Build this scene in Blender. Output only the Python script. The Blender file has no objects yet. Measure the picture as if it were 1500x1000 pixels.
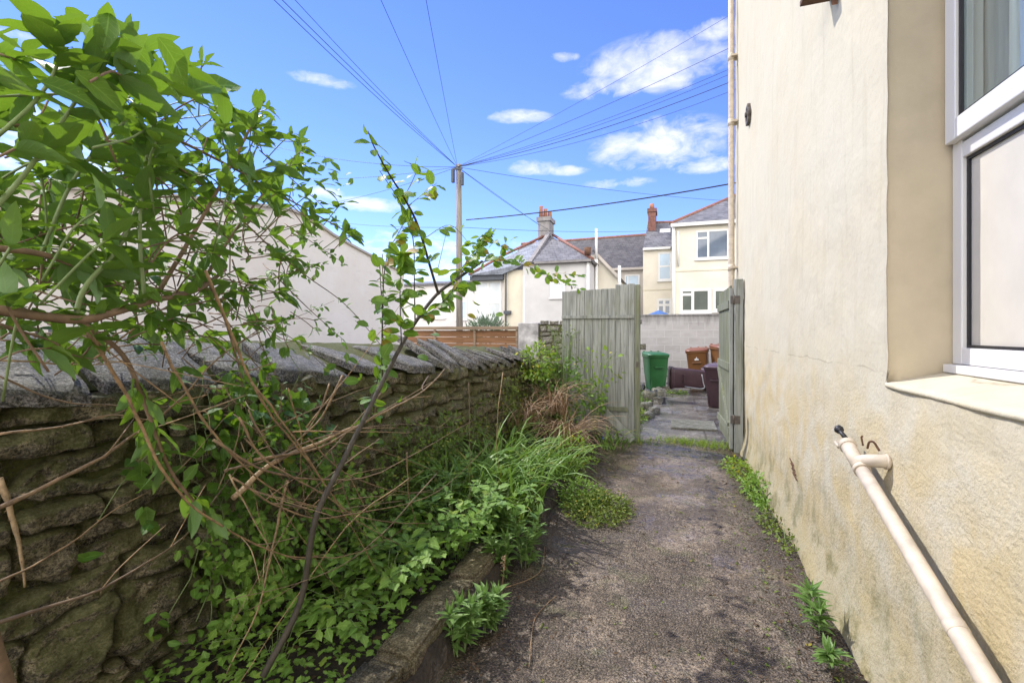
import bpy, bmesh, math, random
from mathutils import Vector, Matrix, noise as mn
PI = math.pi
C = bpy.context.scene.collection
V = Vector
# ------------------------------------------------------------------ camera geometry (from measuring the photograph)
F = 700.0; CAMZ = 1.5; TH = math.atan(235 / 700.0)
FW = V((-math.sin(TH), math.cos(TH), 0)); RT = V((math.cos(TH), math.sin(TH), 0))
def ray(px, py):
    return FW + RT * ((px - 750) / F) + V((0, 0, (487 - py) / F))
def P(px, py, X=None, Y=None, t=None, z=None):
    "world point seen at a photo pixel, on plane X / Y / height z or at depth t"
    d = ray(px, py)
    if X is not None: t = X / d.x
    elif Y is not None: t = Y / d.y
    elif z is not None: t = (z - CAMZ) / d.z
    return V((0, 0, CAMZ)) + d * t
# ------------------------------------------------------------------ mesh builder
LR = random.Random(99)
class M:
    def __init__(s): s.v = []; s.f = []; s.mi = []; s.a = []; s.sm = []; s.cur = 0
    def add(s, vs, fs, smooth=False, a=None):
        b = len(s.v); s.v += [tuple(p) for p in vs]
        s.a += a if a is not None else [(1.0, 0.0)] * len(vs)
        for f in fs: s.f.append(tuple(b + i for i in f)); s.mi.append(s.cur); s.sm.append(smooth)
        return b
    def box(s, lo, hi, jit=0, rng=None):
        (x0, y0, z0), (x1, y1, z1) = lo, hi
        vs = [(x, y, z) for z in (z0, z1) for y in (y0, y1) for x in (x0, x1)]
        if jit: vs = [tuple(c + rng.uniform(-jit, jit) for c in p) for p in vs]
        s.add(vs, [(0, 2, 3, 1), (4, 5, 7, 6), (0, 1, 5, 4), (2, 6, 7, 3), (0, 4, 6, 2), (1, 3, 7, 5)])
        return s
    def obox(s, c, ax, ay, az):
        "oriented box, half-axis vectors"
        c, ax, ay, az = V(c), V(ax), V(ay), V(az)
        vs = [c + ax * i + ay * j + az * k for k in (-1, 1) for j in (-1, 1) for i in (-1, 1)]
        s.add(vs, [(0, 2, 3, 1), (4, 5, 7, 6), (0, 1, 5, 4), (2, 6, 7, 3), (0, 4, 6, 2), (1, 3, 7, 5)])
        return s
    def bar(s, a, b, w, h, up=(0, 0, 1)):
        a, b = V(a), V(b); d = (b - a); n = d.normalized(); u = V(up)
        sd = n.cross(u).normalized(); u = sd.cross(n).normalized()
        return s.obox((a + b) / 2, d / 2, sd * w / 2, u * h / 2)
    def tube(s, pts, r, n=8, cap=True, smooth=True):
        pts = [V(p) for p in pts]
        if not isinstance(r, (list, tuple)): r = [r] * len(pts)
        vs = []; ref = None
        for i, p in enumerate(pts):
            d = (pts[min(i + 1, len(pts) - 1)] - pts[max(i - 1, 0)])
            d = d.normalized() if d.length > 1e-9 else V((0, 0, 1))
            if ref is None: ref = V((0, 0, 1)) if abs(d.z) < .9 else V((1, 0, 0))
            u = (ref - d * ref.dot(d)).normalized(); w = d.cross(u); ref = u
            for k in range(n):
                t = 2 * PI * k / n
                vs.append(p + u * (math.cos(t) * r[i]) + w * (math.sin(t) * r[i]))
        fs = [(i * n + k, i * n + (k + 1) % n, (i + 1) * n + (k + 1) % n, (i + 1) * n + k) for i in range(len(pts) - 1) for k in range(n)]
        s.add(vs, fs, smooth)
        if cap:
            b = len(s.v) - len(vs)
            s.f += [tuple(b + k for k in reversed(range(n))), tuple(b + (len(pts) - 1) * n + k for k in range(n))]
            s.mi += [s.cur] * 2; s.sm += [False] * 2
        return s
    def slab(s, pts, th):
        "polygon given thickness th along minus its normal"
        pts = [V(p) for p in pts]; nrm = (pts[1] - pts[0]).cross(pts[2] - pts[0]).normalized(); n = len(pts)
        vs = pts + [p - nrm * th for p in pts]
        fs = [tuple(range(n)), tuple(reversed(range(n, 2 * n)))] + [(i, i + n, (i + 1) % n + n, (i + 1) % n) for i in range(n)]
        s.add(vs, fs); return s
    def grid(s, nu, nv, fn, smooth=True):
        vs = [fn(i, j) for j in range(nv + 1) for i in range(nu + 1)]
        fs = [(j * (nu + 1) + i, j * (nu + 1) + i + 1, (j + 1) * (nu + 1) + i + 1, (j + 1) * (nu + 1) + i) for j in range(nv) for i in range(nu)]
        s.add(vs, fs, smooth); return s
    def leaf(s, base, d, nrm, L, W, curl=.25, fold=.25, n=4, shape=0, a0=0.0):
        base, d, nrm = V(base), V(d).normalized(), V(nrm)
        sd = d.cross(nrm)
        if sd.length < 1e-4: sd = d.orthogonal()
        sd.normalize(); nr = sd.cross(d).normalized()
        vs = []; at = []; bend0 = LR.gauss(0, .12)
        for i in range(n + 1):
            t = i / n
            if shape == 0: w = math.sin(PI * min(1, t ** .85 * .97 + .03)) ** .8      # ovate
            elif shape == 1: w = math.sin(PI * (t * .93 + .05)) ** .6                  # round
            elif shape == 2: w = (t * 6 if t < .16 else 1) * (1 - t ** 3) * .9 + .02    # strap
            else: w = math.sin(PI * (t ** .6)) ** 1.1                                   # lance
            if i == n: w = 0.02
            ww = W * .5 * w; bend = bend0 * L * t * t
            c = base + d * (t * L) - nr * (curl * L * t * t) + sd * bend
            wl, wr = ww * LR.uniform(.94, 1.06), ww * LR.uniform(.94, 1.06); f1, f2 = fold * LR.uniform(.4, 1.5), fold * LR.uniform(.4, 1.5)
            vs += [c - sd * wl + nr * (f1 * ww), c, c + sd * wr + nr * (f2 * ww)]; at += [(1.0, t), (0.0, t), (1.0, t)]
        fs = []
        for i in range(n):
            b = i * 3
            fs += [(b, b + 1, b + 4, b + 3), (b + 1, b + 2, b + 5, b + 4)]
        s.add(vs, fs, True, at)
    def lobed(s, base, d, nrm, L, W, rng, curl=.15):
        "toothed leaflet as a fan round its midrib"
        base, d, nrm = V(base), V(d).normalized(), V(nrm)
        sd = d.cross(nrm)
        if sd.length < 1e-4: sd = d.orthogonal()
        sd.normalize(); nr = sd.cross(d).normalized()
        prof = [(.0, .05), (.18, .62), (.28, .5), (.42, 1.0), (.52, .72), (.68, .78), (.76, .45), (1, .0)]
        mid = []; lf = []; rt = []
        for t, w in prof:
            c = base + d * (t * L) - nr * (curl * L * t * t); k = W * .5 * w * rng.uniform(.85, 1.15)
            mid.append(c); lf.append(c - sd * k + nr * (k * .18) + d * (.05 * L * w)); rt.append(c + sd * k + nr * (k * .18) + d * (.05 * L * w))
        n = len(prof); vs = mid + lf[1:-1] + rt[1:-1]; fs = []
        L0, R0 = n, n + n - 2
        g = lambda side, i: (0 if i == 0 else n - 1 if i == n - 1 else (L0 if side else R0) + i - 1)
        for i in range(n - 1):
            for side in (0, 1):
                q = [i, i + 1, g(side, i + 1), g(side, i)]
                q = [x for j, x in enumerate(q) if x not in q[:j]]
                if len(q) >= 3: fs.append(tuple(q) if side else tuple(reversed(q)))
        s.add(vs, fs, True, [(0.0, q[0]) for q in prof] + [(1.0, q[0]) for q in prof[1:-1]] * 2)
    def blade(s, base, out, L, W, up=1.0, droop=1.0, n=6, twist=0.0, fold=.3):
        "arching strap / grass blade"
        base = V(base); out = V((out[0], out[1], 0)).normalized()
        d = (out * .45 + V((0, 0, up))).normalized(); p = base.copy(); vs = []; at = []; sd0 = V((-out.y, out.x, 0))
        for i in range(n + 1):
            t = i / n; w = W * .5 * (1 - t ** 2.2) * (.6 + .4 * min(1, t * 4)) + .0004
            sd = (sd0 * math.cos(twist * t) + V((0, 0, 1)) * math.sin(twist * t))
            nr = sd.cross(d).normalized()
            vs += [p - sd * w + nr * fold * w, p.copy(), p + sd * w + nr * fold * w]; at += [(1.0, t * 3), (0.0, t * 3), (1.0, t * 3)]
            p = p + d * (L / n); d = (d + (V((0, 0, -1)) * .34 + out * .12) * droop * (.35 + t)).normalized()
        fs = []
        for i in range(n):
            b = i * 3; fs += [(b, b + 1, b + 4, b + 3), (b + 1, b + 2, b + 5, b + 4)]
        s.add(vs, fs, True, at)
    def build(s, name, mats, parent=None, bevel=0, seg=2, kind=None, label=None, attr=False, weld=False, angle=40):
        me = bpy.data.meshes.new(name); me.from_pydata(s.v, [], s.f)
        if not isinstance(mats, (list, tuple)): mats = [mats]
        for m in mats: me.materials.append(m)
        me.polygons.foreach_set('use_smooth', s.sm); me.polygons.foreach_set('material_index', s.mi)
        if attr:
            at = me.attributes.new('leafuv', 'FLOAT_VECTOR', 'POINT'); at.data.foreach_set('vector', [c for q in s.a for c in (q[0], q[1], 0.0)])
        me.update()
        if weld:
            bm = bmesh.new(); bm.from_mesh(me); bmesh.ops.remove_doubles(bm, verts=bm.verts, dist=.0005); bm.to_mesh(me); bm.free()
        o = bpy.data.objects.new(name, me); C.objects.link(o)
        if parent:
            o.parent = parent; o.location = -WL.get(parent.name, V())
        WL[o.name] = V()
        if kind: o['kind'] = kind
        if label: o['label'] = label
        if bevel:
            b = o.modifiers.new('bevel', 'BEVEL'); b.width = bevel; b.segments = seg; b.limit_method = 'ANGLE'; b.angle_limit = math.radians(angle)
        return o
WL = {}
def tag(o, label, cat, group=None, kind=None):
    o['label'] = label; o['category'] = cat
    if group: o['group'] = group
    if kind: o['kind'] = kind
    return o
def thing(name, loc, label, cat, group=None):
    o = bpy.data.objects.new(name, None); o.empty_display_size = .1; C.objects.link(o); o.location = loc
    WL[o.name] = V(loc); return tag(o, label, cat, group)
def dup(root, loc, rz=0, label=None, scale=1):
    r = root.copy(); C.objects.link(r); r.location = loc; r.rotation_euler = (0, 0, rz); r.scale = (scale,) * 3
    if label: r['label'] = label
    for ch in list(root.children):
        c = ch.copy(); C.objects.link(c); c.parent = r
        for g in list(ch.children):
            d = g.copy(); C.objects.link(d); d.parent = c
    return r
def spline(pts, n=6):
    "Catmull-Rom through points"
    pts = [V(p) for p in pts]
    if len(pts) < 3: return [pts[0].lerp(pts[-1], i / n) for i in range(n + 1)]
    q = [pts[0] * 2 - pts[1]] + pts + [pts[-1] * 2 - pts[-2]]; out = []
    for i in range(1, len(q) - 2):
        a, b, c, d = q[i - 1:i + 3]
        for k in range(n):
            t = k / n
            out.append(.5 * (2 * b + (c - a) * t + (2 * a - 5 * b + 4 * c - d) * t * t + (3 * b - a - 3 * c + d) * t ** 3))
    out.append(pts[-1]); return out
def fbm(p, o=4): return mn.fractal(V(p), 1.0, 2.0, o)
# ------------------------------------------------------------------ materials
class Mat:
    def __init__(s, name):
        s.m = bpy.data.materials.new(name); s.m.use_nodes = True; s.t = s.m.node_tree; s.t.nodes.clear()
        s.out = s.t.nodes.new('ShaderNodeOutputMaterial'); s.x = 0
    def n(s, typ, props=None, **inp):
        nd = s.t.nodes.new('ShaderNode' + typ)
        for k, v in (props or {}).items(): setattr(nd, k, v)
        for k, v in inp.items():
            key = k.replace('_', ' ')
            if k[0] == 'i' and k[1:].isdigit(): sk = nd.inputs[int(k[1:])]
            else: sk = nd.inputs[key]
            s.set(sk, v)
        return nd
    def set(s, sk, v):
        if isinstance(v, bpy.types.NodeSocket): s.t.links.new(v, sk)
        elif isinstance(v, bpy.types.Node): s.t.links.new(v.outputs[0], sk)
        elif isinstance(v, (tuple, list)) and sk.type == 'RGBA' and len(v) == 3: sk.default_value = (*v, 1)
        else: sk.default_value = v
    def pos(s): return s.n('NewGeometry').outputs['Position']
    def obj(s): return s.n('TexCoord').outputs['Object']
    def map(s, vec, scale=(1, 1, 1), rot=(0, 0, 0), loc=(0, 0, 0)):
        return s.n('Mapping', Vector=vec, Scale=scale, Rotation=rot, Location=loc).outputs[0]
    def noise(s, vec, scale, detail=4, rough=.55, dist=0):
        return s.n('TexNoise', Vector=vec, Scale=scale, Detail=detail, Roughness=rough, Distortion=dist).outputs['Fac']
    def ramp(s, fac, stops):
        r = s.n('ValToRGB', Fac=fac); e = r.color_ramp.elements
        while len(e) < len(stops): e.new(.5)
        for el, (p, c) in zip(e, stops):
            el.position = p; el.color = (c, c, c, 1) if isinstance(c, (int, float)) else (*c, 1)
        return r.outputs[0]
    def mix(s, fac, a, b, blend='MIX'):
        nd = s.n('Mix', {'data_type': 'RGBA', 'blend_type': blend}); nd.clamp_factor = True
        for i, v in ((0, fac), (6, a), (7, b)): s.set(nd.inputs[i], v)
        return nd.outputs[2]
    def math(s, op, a, b=0.0, c=0.0, clamp=False):
        nd = s.n('Math', {'operation': op, 'use_clamp': clamp})
        for i, v in enumerate((a, b, c)): s.set(nd.inputs[i], v)
        return nd.outputs[0]
    def sep(s, vec): return s.n('SeparateXYZ', Vector=vec).outputs
    def bump(s, h, strength=.5, dist=.01, normal=None):
        nd = s.n('Bump', Height=h, Strength=strength, Distance=dist)
        if normal is not None: s.set(nd.inputs['Normal'], normal)
        return nd.outputs[0]
    def bsdf(s, col, rough=.6, normal=None, spec=.5, metal=0.0, **kw):
        b = s.n('BsdfPrincipled', Base_Color=col, Roughness=rough, Metallic=metal)
        s.set(b.inputs['Specular IOR Level'], spec)
        if normal is not None: s.set(b.inputs['Normal'], normal)
        for k, v in kw.items(): s.set(b.inputs[k.replace('_', ' ')], v)
        s.set(s.out.inputs['Surface'], b.outputs[0]); return b
    def rnd(s): return s.n('NewGeometry').outputs['Random Per Island']
def mat_plain(name, col, rough=.6, var=.15, scale=8, bump=.15, bscale=60, metal=0.0, spec=.5, obj=False, bdist=.004, rv=.1):
    m = Mat(name); p = m.obj() if obj else m.pos()
    n1 = m.noise(p, scale, 5); n2 = m.noise(p, bscale, 4)
    lo = tuple(c * (1 - var) for c in col); hi = tuple(min(1, c * (1 + var)) for c in col)
    c = m.ramp(n1, [(.3, lo), (.7, hi)])
    m.bsdf(c, m.ramp(n2, [(.3, max(.05, rough - rv)), (.7, min(1, rough + rv))]), m.bump(n2, bump, bdist), spec, metal)
    return m.m
def mat_leaf(name, ca, cb, trans, tmix=.4, rough=.42, yellow=None, yprob=.06, under=None, spec=.35, spots=False):
    m = Mat(name); g = m.n('NewGeometry'); r = g.outputs['Random Per Island']
    col = m.mix(r, ca, cb)
    if yellow:
        col = m.mix(m.math('GREATER_THAN', m.math('FRACT', m.math('MULTIPLY', r, 17.31)), 1 - yprob), col, yellow)
    nz = m.noise(m.pos(), 45, 3); col = m.mix(m.ramp(nz, [(.35, 0), (.75, .35)]), col, tuple(c * .55 for c in ca))
    lu, lv, _ = m.sep(m.n('Attribute', {'attribute_name': 'leafuv'}).outputs['Vector'])[0:3]
    vn = m.math('ABSOLUTE', m.math('SUBTRACT', m.math('FRACT', m.math('SUBTRACT', m.math('MULTIPLY', lv, 6.5), m.math('MULTIPLY', lu, 1.7))), .5))
    lite = tuple(min(1, c * 1.5 + .04) for c in cb)
    col = m.mix(m.ramp(vn, [(.0, .42), (.09, 0)]), col, lite); col = m.mix(m.ramp(lu, [(.03, .65), (.10, 0)]), col, lite)
    if spots: col = m.mix(m.ramp(m.noise(m.pos(), 105, 2), [(.70, 0), (.74, .7)]), col, (.34, .42, .16))
    if under: col = m.mix(m.math('MULTIPLY', g.outputs['Backfacing'], .7), col, under)
    b = m.bsdf(col, m.ramp(nz, [(.3, rough - .08), (.7, rough + .15)]), m.bump(m.math('ADD', nz, m.math('MULTIPLY', m.ramp(vn, [(0, 0), (.14, 1)]), .5)), .3, .002), spec)
    t = m.n('BsdfTranslucent', Color=m.mix(r, trans, tuple(c * .7 for c in trans)))
    mx = m.n('MixShader', Fac=tmix)
    m.set(mx.inputs[1], b.outputs[0]); m.set(mx.inputs[2], t.outputs[0]); m.set(m.out.inputs['Surface'], mx.outputs[0])
    return m.m
MT = {}
def render_wall(name, base, warm, stain=True):
    m = Mat(name); p = m.pos(); x, y, z = m.sep(p)[0:3]
    n1 = m.noise(p, 1.1, 5, .6); n2 = m.noise(p, 3.7, 5, .6, .6)
    c = m.mix(m.ramp(n1, [(.36, 0), (.68, 1)]), base, warm)
    low = m.n('MapRange', Value=z, i1=1.5, i2=.9, i3=0.0, i4=1.0).outputs[0]
    c = m.mix(m.math('MULTIPLY', low, m.ramp(n2, [(.38, 0), (.62, .75)])), c, tuple(w * k for w, k in zip(warm, (.97, .86, .6))))
    st = m.noise(m.map(p, (1, 7, .55)), 2.2, 5, .6)                    # run-off streaks
    c = m.mix(m.ramp(st, [(.53, 0), (.72, .3)]), c, tuple(w * k for w, k in zip(base, (.72, .68, .58))))
    ck = m.math('ABSOLUTE', m.math('ADD', m.math('SUBTRACT', z, 1.335), m.math('MULTIPLY', m.math('SUBTRACT', m.noise(m.map(p, (1, 1.4, 0)), 2.5, 6), .5), .07)))
    c = m.mix(m.math('MULTIPLY', m.ramp(ck, [(.0015, .55), (.0045, 0)]), m.ramp(m.noise(p, 2.2, 3), [(.45, 0), (.55, 1)])), c, (.22, .18, .12))
    sp = m.noise(p, 75, 2, .5)
    c = m.mix(m.ramp(sp, [(.66, 0), (.74, .22)]), c, (.25, .2, .12))
    if stain:
        n3 = m.noise(m.map(p, (1, 5, 1.6)), 2.6, 6, .65)
        foot = m.n('MapRange', Value=m.math('ADD', z, m.math('MULTIPLY', n3, -.75)), i1=.32, i2=-.28, i3=0.0, i4=1.0).outputs[0]
        c = m.mix(m.math('MULTIPLY', foot, .5), c, (.27, .235, .12))
        n5 = m.noise(p, 5, 5, .7)
        c = m.mix(m.math('MULTIPLY', foot, m.ramp(n5, [(.50, 0), (.62, .6)])), c, (.12, .12, .035))
        n6 = m.noise(m.map(p, (1, 1.3, 1)), 38, 4, .7)
        c = m.mix(m.math('MULTIPLY', m.n('MapRange', Value=z, i1=1.0, i2=.1, i3=0.0, i4=1.0).outputs[0], m.ramp(n6, [(.57, 0), (.68, .6)])), c, (.2, .16, .08))
    lowb = m.n('MapRange', Value=z, i1=1.45, i2=.95, i3=.07, i4=.95).outputs[0]
    h = m.math('ADD', m.math('MULTIPLY', m.noise(p, 62, 5, .62), lowb), m.math('MULTIPLY', m.noise(p, 16, 4), .6))
    m.bsdf(c, .85, m.bump(h, .65, .013), .25)
    return m.m
MT['render'] = render_wall('cream render', (.575, .533, .41), (.565, .505, .365))
MT['reveal'] = mat_plain('yellow cream render', (.50, .43, .31), .85, .08, 6, .4, 55, spec=.25)
MT['upvc'] = mat_plain('white upvc', (.70, .695, .685), .38, .02, 3, 0.0, 40, rv=.01)
MT['pipe'] = mat_plain('painted pipe', (.54, .465, .365), .55, .2, 16, .3, 90, bdist=.002)
MT['gasket'] = mat_plain('black gasket', (.015, .015, .018), .5)
MT['panel'] = mat_plain('cream panel', (.60, .565, .49), .5, .06, 5, .05, 30)
MT['iron'] = mat_plain('rusty iron', (.10, .085, .075), .7, .3, 20, .4, 90)
MT['rust'] = mat_plain('rust', (.12, .06, .035), .85, .35, 25, .4, 90)
MT['black'] = mat_plain('black rubber', (.02, .02, .024), .45)
def glass(name, tint=(.9, .95, .95), refl=1.0):
    m = Mat(name); lw = m.n('LayerWeight', Blend=.5).outputs['Facing']; fr = m.n('Math', {'operation': 'MULTIPLY_ADD'}); m.set(fr.inputs[0], m.math('POWER', lw, 4.0)); fr.inputs[1].default_value = .9; fr.inputs[2].default_value = .06
    tr = m.n('BsdfTransparent', Color=tint); gl = m.n('BsdfGlossy', Roughness=.02); mx = m.n('MixShader', Fac=m.math('MULTIPLY', fr.outputs[0], refl))
    m.set(mx.inputs[1], tr.outputs[0]); m.set(mx.inputs[2], gl.outputs[0]); m.set(m.out.inputs['Surface'], mx.outputs[0]); return m.m
MT['glass'] = glass('window glass')
def pane(name, col):
    m = Mat(name); m.bsdf(m.ramp(m.noise(m.pos(), 1.3, 3), [(.35, tuple(c * .75 for c in col)), (.65, col)]), .06, None, .7); return m.m
MT['pane_dark'] = pane('dark window pane', (.07, .085, .11)); MT['pane_blue'] = pane('pale blue curtained pane', (.42, .55, .66)); MT['pane_white'] = pane('white netted pane', (.62, .66, .68))
MT['pane_green'] = pane('greenish window pane', (.12, .14, .12)); MT['pane_mid'] = pane('slate blue pane', (.15, .19, .25))
def curtain():
    m = Mat('net curtain'); p = m.pos()
    w = m.noise(m.map(p, (6, 30, 1)), 2, 4)
    b = m.bsdf(m.ramp(w, [(.3, (.5, .51, .53)), (.7, (.78, .79, .8))]), .9, m.bump(w, .4, .01), .1)
    t = m.n('BsdfTranslucent', Color=(.5, .5, .52)); mx = m.n('MixShader', Fac=.3)
    m.set(mx.inputs[1], b.outputs[0]); m.set(mx.inputs[2], t.outputs[0]); m.set(m.out.inputs['Surface'], mx.outputs[0]); return m.m
MT['curtain'] = curtain()
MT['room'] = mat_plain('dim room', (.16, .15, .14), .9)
# stone
def stone(name, cols, moss=.5, wet=.45, slab=False):
    m = Mat(name); p = m.pos(); g = m.n('NewGeometry'); r = g.outputs['Random Per Island'] if not slab else m.n('ObjectInfo').outputs['Random']
    c = m.ramp(r, [(0, cols[0]), (.35, cols[1]), (.7, cols[2]), (1, cols[3])])
    nA = m.noise(p, 17, 10, .78, .5); nB = m.noise(m.map(p, (1, 1, 2.2)), 42, 8, .78)
    c = m.mix(m.ramp(nA, [(.42, .8), (.485, 0)]), c, tuple(k * .22 for k in cols[0]))
    c = m.mix(m.ramp(nA, [(.51, 0), (.575, .8)]), c, tuple(min(1, k * 1.85) for k in cols[2]))
    c = m.mix(m.ramp(nB, [(.515, 0), (.56, .6)]), c, (.34, .31, .22) if not slab else (.36, .355, .37))
    c = m.mix(m.ramp(nB, [(.43, .75), (.475, 0)]), c, tuple(k * .2 for k in cols[0]))
    n1 = m.noise(p, 9, 8, .72, .4); n2 = m.noise(p, 34, 6, .7); n3 = m.noise(m.map(p, (1, 1, 5)), 6, 6, .7, .8)
    c = m.mix(m.ramp(n1, [(.36, .72), (.62, 0)]), c, tuple(k * .33 for k in cols[0]))
    c = m.mix(m.ramp(n3, [(.5, 0), (.7, .55)]), c, tuple(min(1, k * 1.9) for k in cols[2]))
    c = m.mix(m.ramp(n2, [(.56, 0), (.72, .4)]), c, (.30, .28, .22))
    nC = m.noise(p, 120, 7, .8); nD = m.n('TexVoronoi', Vector=p, Scale=95).outputs['Color']
    c = m.mix(1.0, c, m.ramp(nC, [(.43, .2), (.5, .95), (.56, 1.0)]), 'MULTIPLY')
    c = m.mix(m.ramp(nC, [(.53, 0), (.575, .6)]), c, (.40, .36, .25) if not slab else (.42, .41, .42))
    c = m.mix(m.ramp(m.sep(nD)[0], [(.82, 0), (.86, .55)]), c, tuple(k * .3 for k in cols[0]))
    nz = m.sep(g.outputs['Normal'])[2]
    n4 = m.noise(p, 4.2, 8, .72); n5 = m.noise(p, 55, 4, .7)
    mo = m.math('ADD', m.math('MULTIPLY', nz, .18), m.math('ADD', n4, m.math('MULTIPLY', m.math('ADD', n5, m.math('SUBTRACT', nB, .5)), .24)))
    c = m.mix(m.ramp(mo, [(.63 - .1 * moss, 0), (.68 - .08 * moss, .8 * min(1, moss * 2))]), c, (.11, .125, .025))
    c = m.mix(m.ramp(m.noise(p, 13, 5, .7), [(.63, 0), (.7, .45 * min(1, moss * 2))]), c, (.22, .20, .075))
    h = m.math('ADD', m.math('ADD', m.math('ADD', n1, m.math('MULTIPLY', nC, .35)), nA), m.math('ADD', m.math('MULTIPLY', nB, .6), m.math('MULTIPLY', m.noise(m.map(p, (1, 1, 3.5)), 20, 6, .7), .8)))
    m.bsdf(c, m.ramp(n1, [(.3, wet), (.65, min(1, wet + .35))]), m.bump(h, 1.0, .018), .45)
    return m.m
MT['stone'] = stone('rubble stone', ((.20, .17, .13), (.31, .265, .175), (.40, .335, .21), (.29, .26, .20)), .40)
MT['coping'] = stone('slate coping', ((.14, .135, .145), (.22, .212, .225), (.31, .285, .27), (.19, .17, .165)), .14, .5, True)
MT['mortar'] = stone('old mortar', ((.06, .053, .042), (.075, .065, .05), (.085, .074, .055), (.055, .05, .04)), .7, .7)
MT['rubble'] = stone('pale rubble', ((.30, .28, .25), (.38, .36, .33), (.45, .43, .40), (.28, .25, .21)), .2, .6)
MT['kerb'] = stone('edging block', ((.20, .15, .09), (.24, .18, .11), (.22, .17, .105), (.15, .12, .085)), .12, .55)
def path_mat(name, dry=(.235, .18, .128), dark=(.032, .025, .019), wet=.22, pale=(.36, .29, .21), sk=1.0, slabs=False):
    m = Mat(name); p = m.pos()
    big = m.noise(p, 1.15, 6, .62, .3); mid = m.noise(p, 6, 6, .66); fin = m.noise(p, 55, 5, .7); peb = m.n('TexVoronoi', Vector=p, Scale=62).outputs
    peb2 = m.n('TexVoronoi', {'feature': 'DISTANCE_TO_EDGE'}, Vector=p, Scale=62).outputs[0]
    c = m.mix(m.ramp(mid, [(.35, 0), (.65, 1)]), tuple(k * .66 for k in dry), dry)
    sv = m.sep(peb['Color'])[0]
    c = m.mix(m.ramp(sv, [(.45, 0), (1, .6)]), c, pale)
    c = m.mix(m.ramp(sv, [(.0, .65), (.3, 0)]), c, tuple(k * .3 for k in dry))
    spk = m.math('ADD', m.math('MULTIPLY', m.noise(p, 30, 5, .75, .4), .62), m.math('MULTIPLY', big, .38))
    c = m.mix(m.ramp(spk, [(.49, 0), (.565, .92)]), c, dark)
    x = m.sep(p)[0]
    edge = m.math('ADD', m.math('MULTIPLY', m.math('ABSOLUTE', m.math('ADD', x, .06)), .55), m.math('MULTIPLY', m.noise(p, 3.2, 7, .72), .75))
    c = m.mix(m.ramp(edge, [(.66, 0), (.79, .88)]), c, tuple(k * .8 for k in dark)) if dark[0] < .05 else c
    c = m.mix(m.ramp(m.noise(p, 4.5, 6, .7), [(.545, 0), (.60, .55)]), c, (.075, .085, .028))
    wp_ = m.math('ADD', m.math('MULTIPLY', m.noise(p, 2.1, 7, .66, .5), .75), m.math('MULTIPLY', m.noise(p, 9, 5, .7), .25))
    c = m.mix(m.ramp(wp_, [(.475, .78), (.535, 0)]), c, tuple(k * .36 for k in dry))
    c = m.mix(m.ramp(wp_, [(.54, 0), (.62, .35)]), c, pale)
    if slabs:
        bk_ = m.n('TexBrick', Vector=p, Color1=(1, 1, 1), Color2=(.8, .8, .8), Mortar=(.25, .25, .22), Scale=1.0)
        for k_, v_ in (('Mortar Size', .018), ('Brick Width', .92), ('Row Height', .61), ('Mortar Smooth', .5)): bk_.inputs[k_].default_value = v_
        c = m.mix(.85, c, bk_.outputs[0], 'MULTIPLY')
    fs_ = m.noise(p, 95, 6, .8)
    c = m.mix(sk, c, m.ramp(fs_, [(.43, .3), (.5, .95), (.56, 1.0)]), 'MULTIPLY'); c = m.mix(m.ramp(fs_, [(.54, 0), (.585, .4 * sk)]), c, tuple(k * 1.25 for k in pale))
    h = m.math('ADD', m.math('MULTIPLY', peb2, 2.0), m.math('ADD', m.math('MULTIPLY', mid, .9), fin))
    yw = m.n('MapRange', Value=m.sep(p)[1], i1=2.5, i2=6.5, i3=-.05, i4=.16).outputs[0]
    ro = m.ramp(m.math('ADD', m.noise(p, 1.7, 5, .6), yw), [(.46, .72), (.62, wet)])
    m.bsdf(c, ro, m.bump(h, m.n('MapRange', Value=ro, i1=wet, i2=.7, i3=.12, i4=.9).outputs[0], .010), .5); return m.m
MT['path'] = path_mat('aggregate concrete path')
MT['lane'] = path_mat('wet lane concrete', (.27, .25, .22), (.10, .088, .072), .16, (.32, .30, .265), .35, True)
MT['soil'] = mat_plain('dark soil', (.032, .024, .017), .9, .4, 9, 1.0, 40, bdist=.02)
MT['ground'] = mat_plain('yard ground', (.14, .125, .10), .9, .3, 2, .5, 20)
# timber
def timber(name, a, b, green=.35, axis=2):
    m = Mat(name); p = m.pos(); r = m.rnd()
    sc = [26, 26, 26]; sc[axis] = 1.3
    off = m.n('CombineXYZ', X=m.math('MULTIPLY', r, 13.0), Y=m.math('MULTIPLY', r, 7.0), Z=0.0).outputs[0]
    q = m.n('VectorMath', {'operation': 'ADD'}); m.set(q.inputs[0], m.map(p, sc)); m.set(q.inputs[1], off)
    gr = m.noise(q.outputs[0], 1.6, 6, .65, .6)
    c = m.mix(r, a, b); c = m.mix(m.ramp(gr, [(.36, .85), (.58, 0)]), c, tuple(k * .5 for k in a))
    gz = m.noise(m.map(p, (3, 3, .8)), 2.2, 5, .65)
    c = m.mix(m.ramp(gz, [(.5, 0), (.7, green)]), c, (.15, .165, .06))
    m.bsdf(c, .78, m.bump(gr, .5, .004), .3); return m.m
MT['gate'] = timber('weathered gate timber', (.29, .305, .285), (.40, .41, .385), .35)
MT['gate_green'] = timber('algae covered timber', (.2, .215, .15), (.27, .28, .2), .8)
MT['fence'] = timber('brown fence timber', (.27, .14, .07), (.33, .175, .085), .05, 0)
MT['fence_cap'] = timber('fence cap timber', (.30, .22, .15), (.36, .27, .19), .1, 0)
MT['pole'] = timber('pole timber', (.22, .20, .17), (.28, .255, .22), .0)
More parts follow.
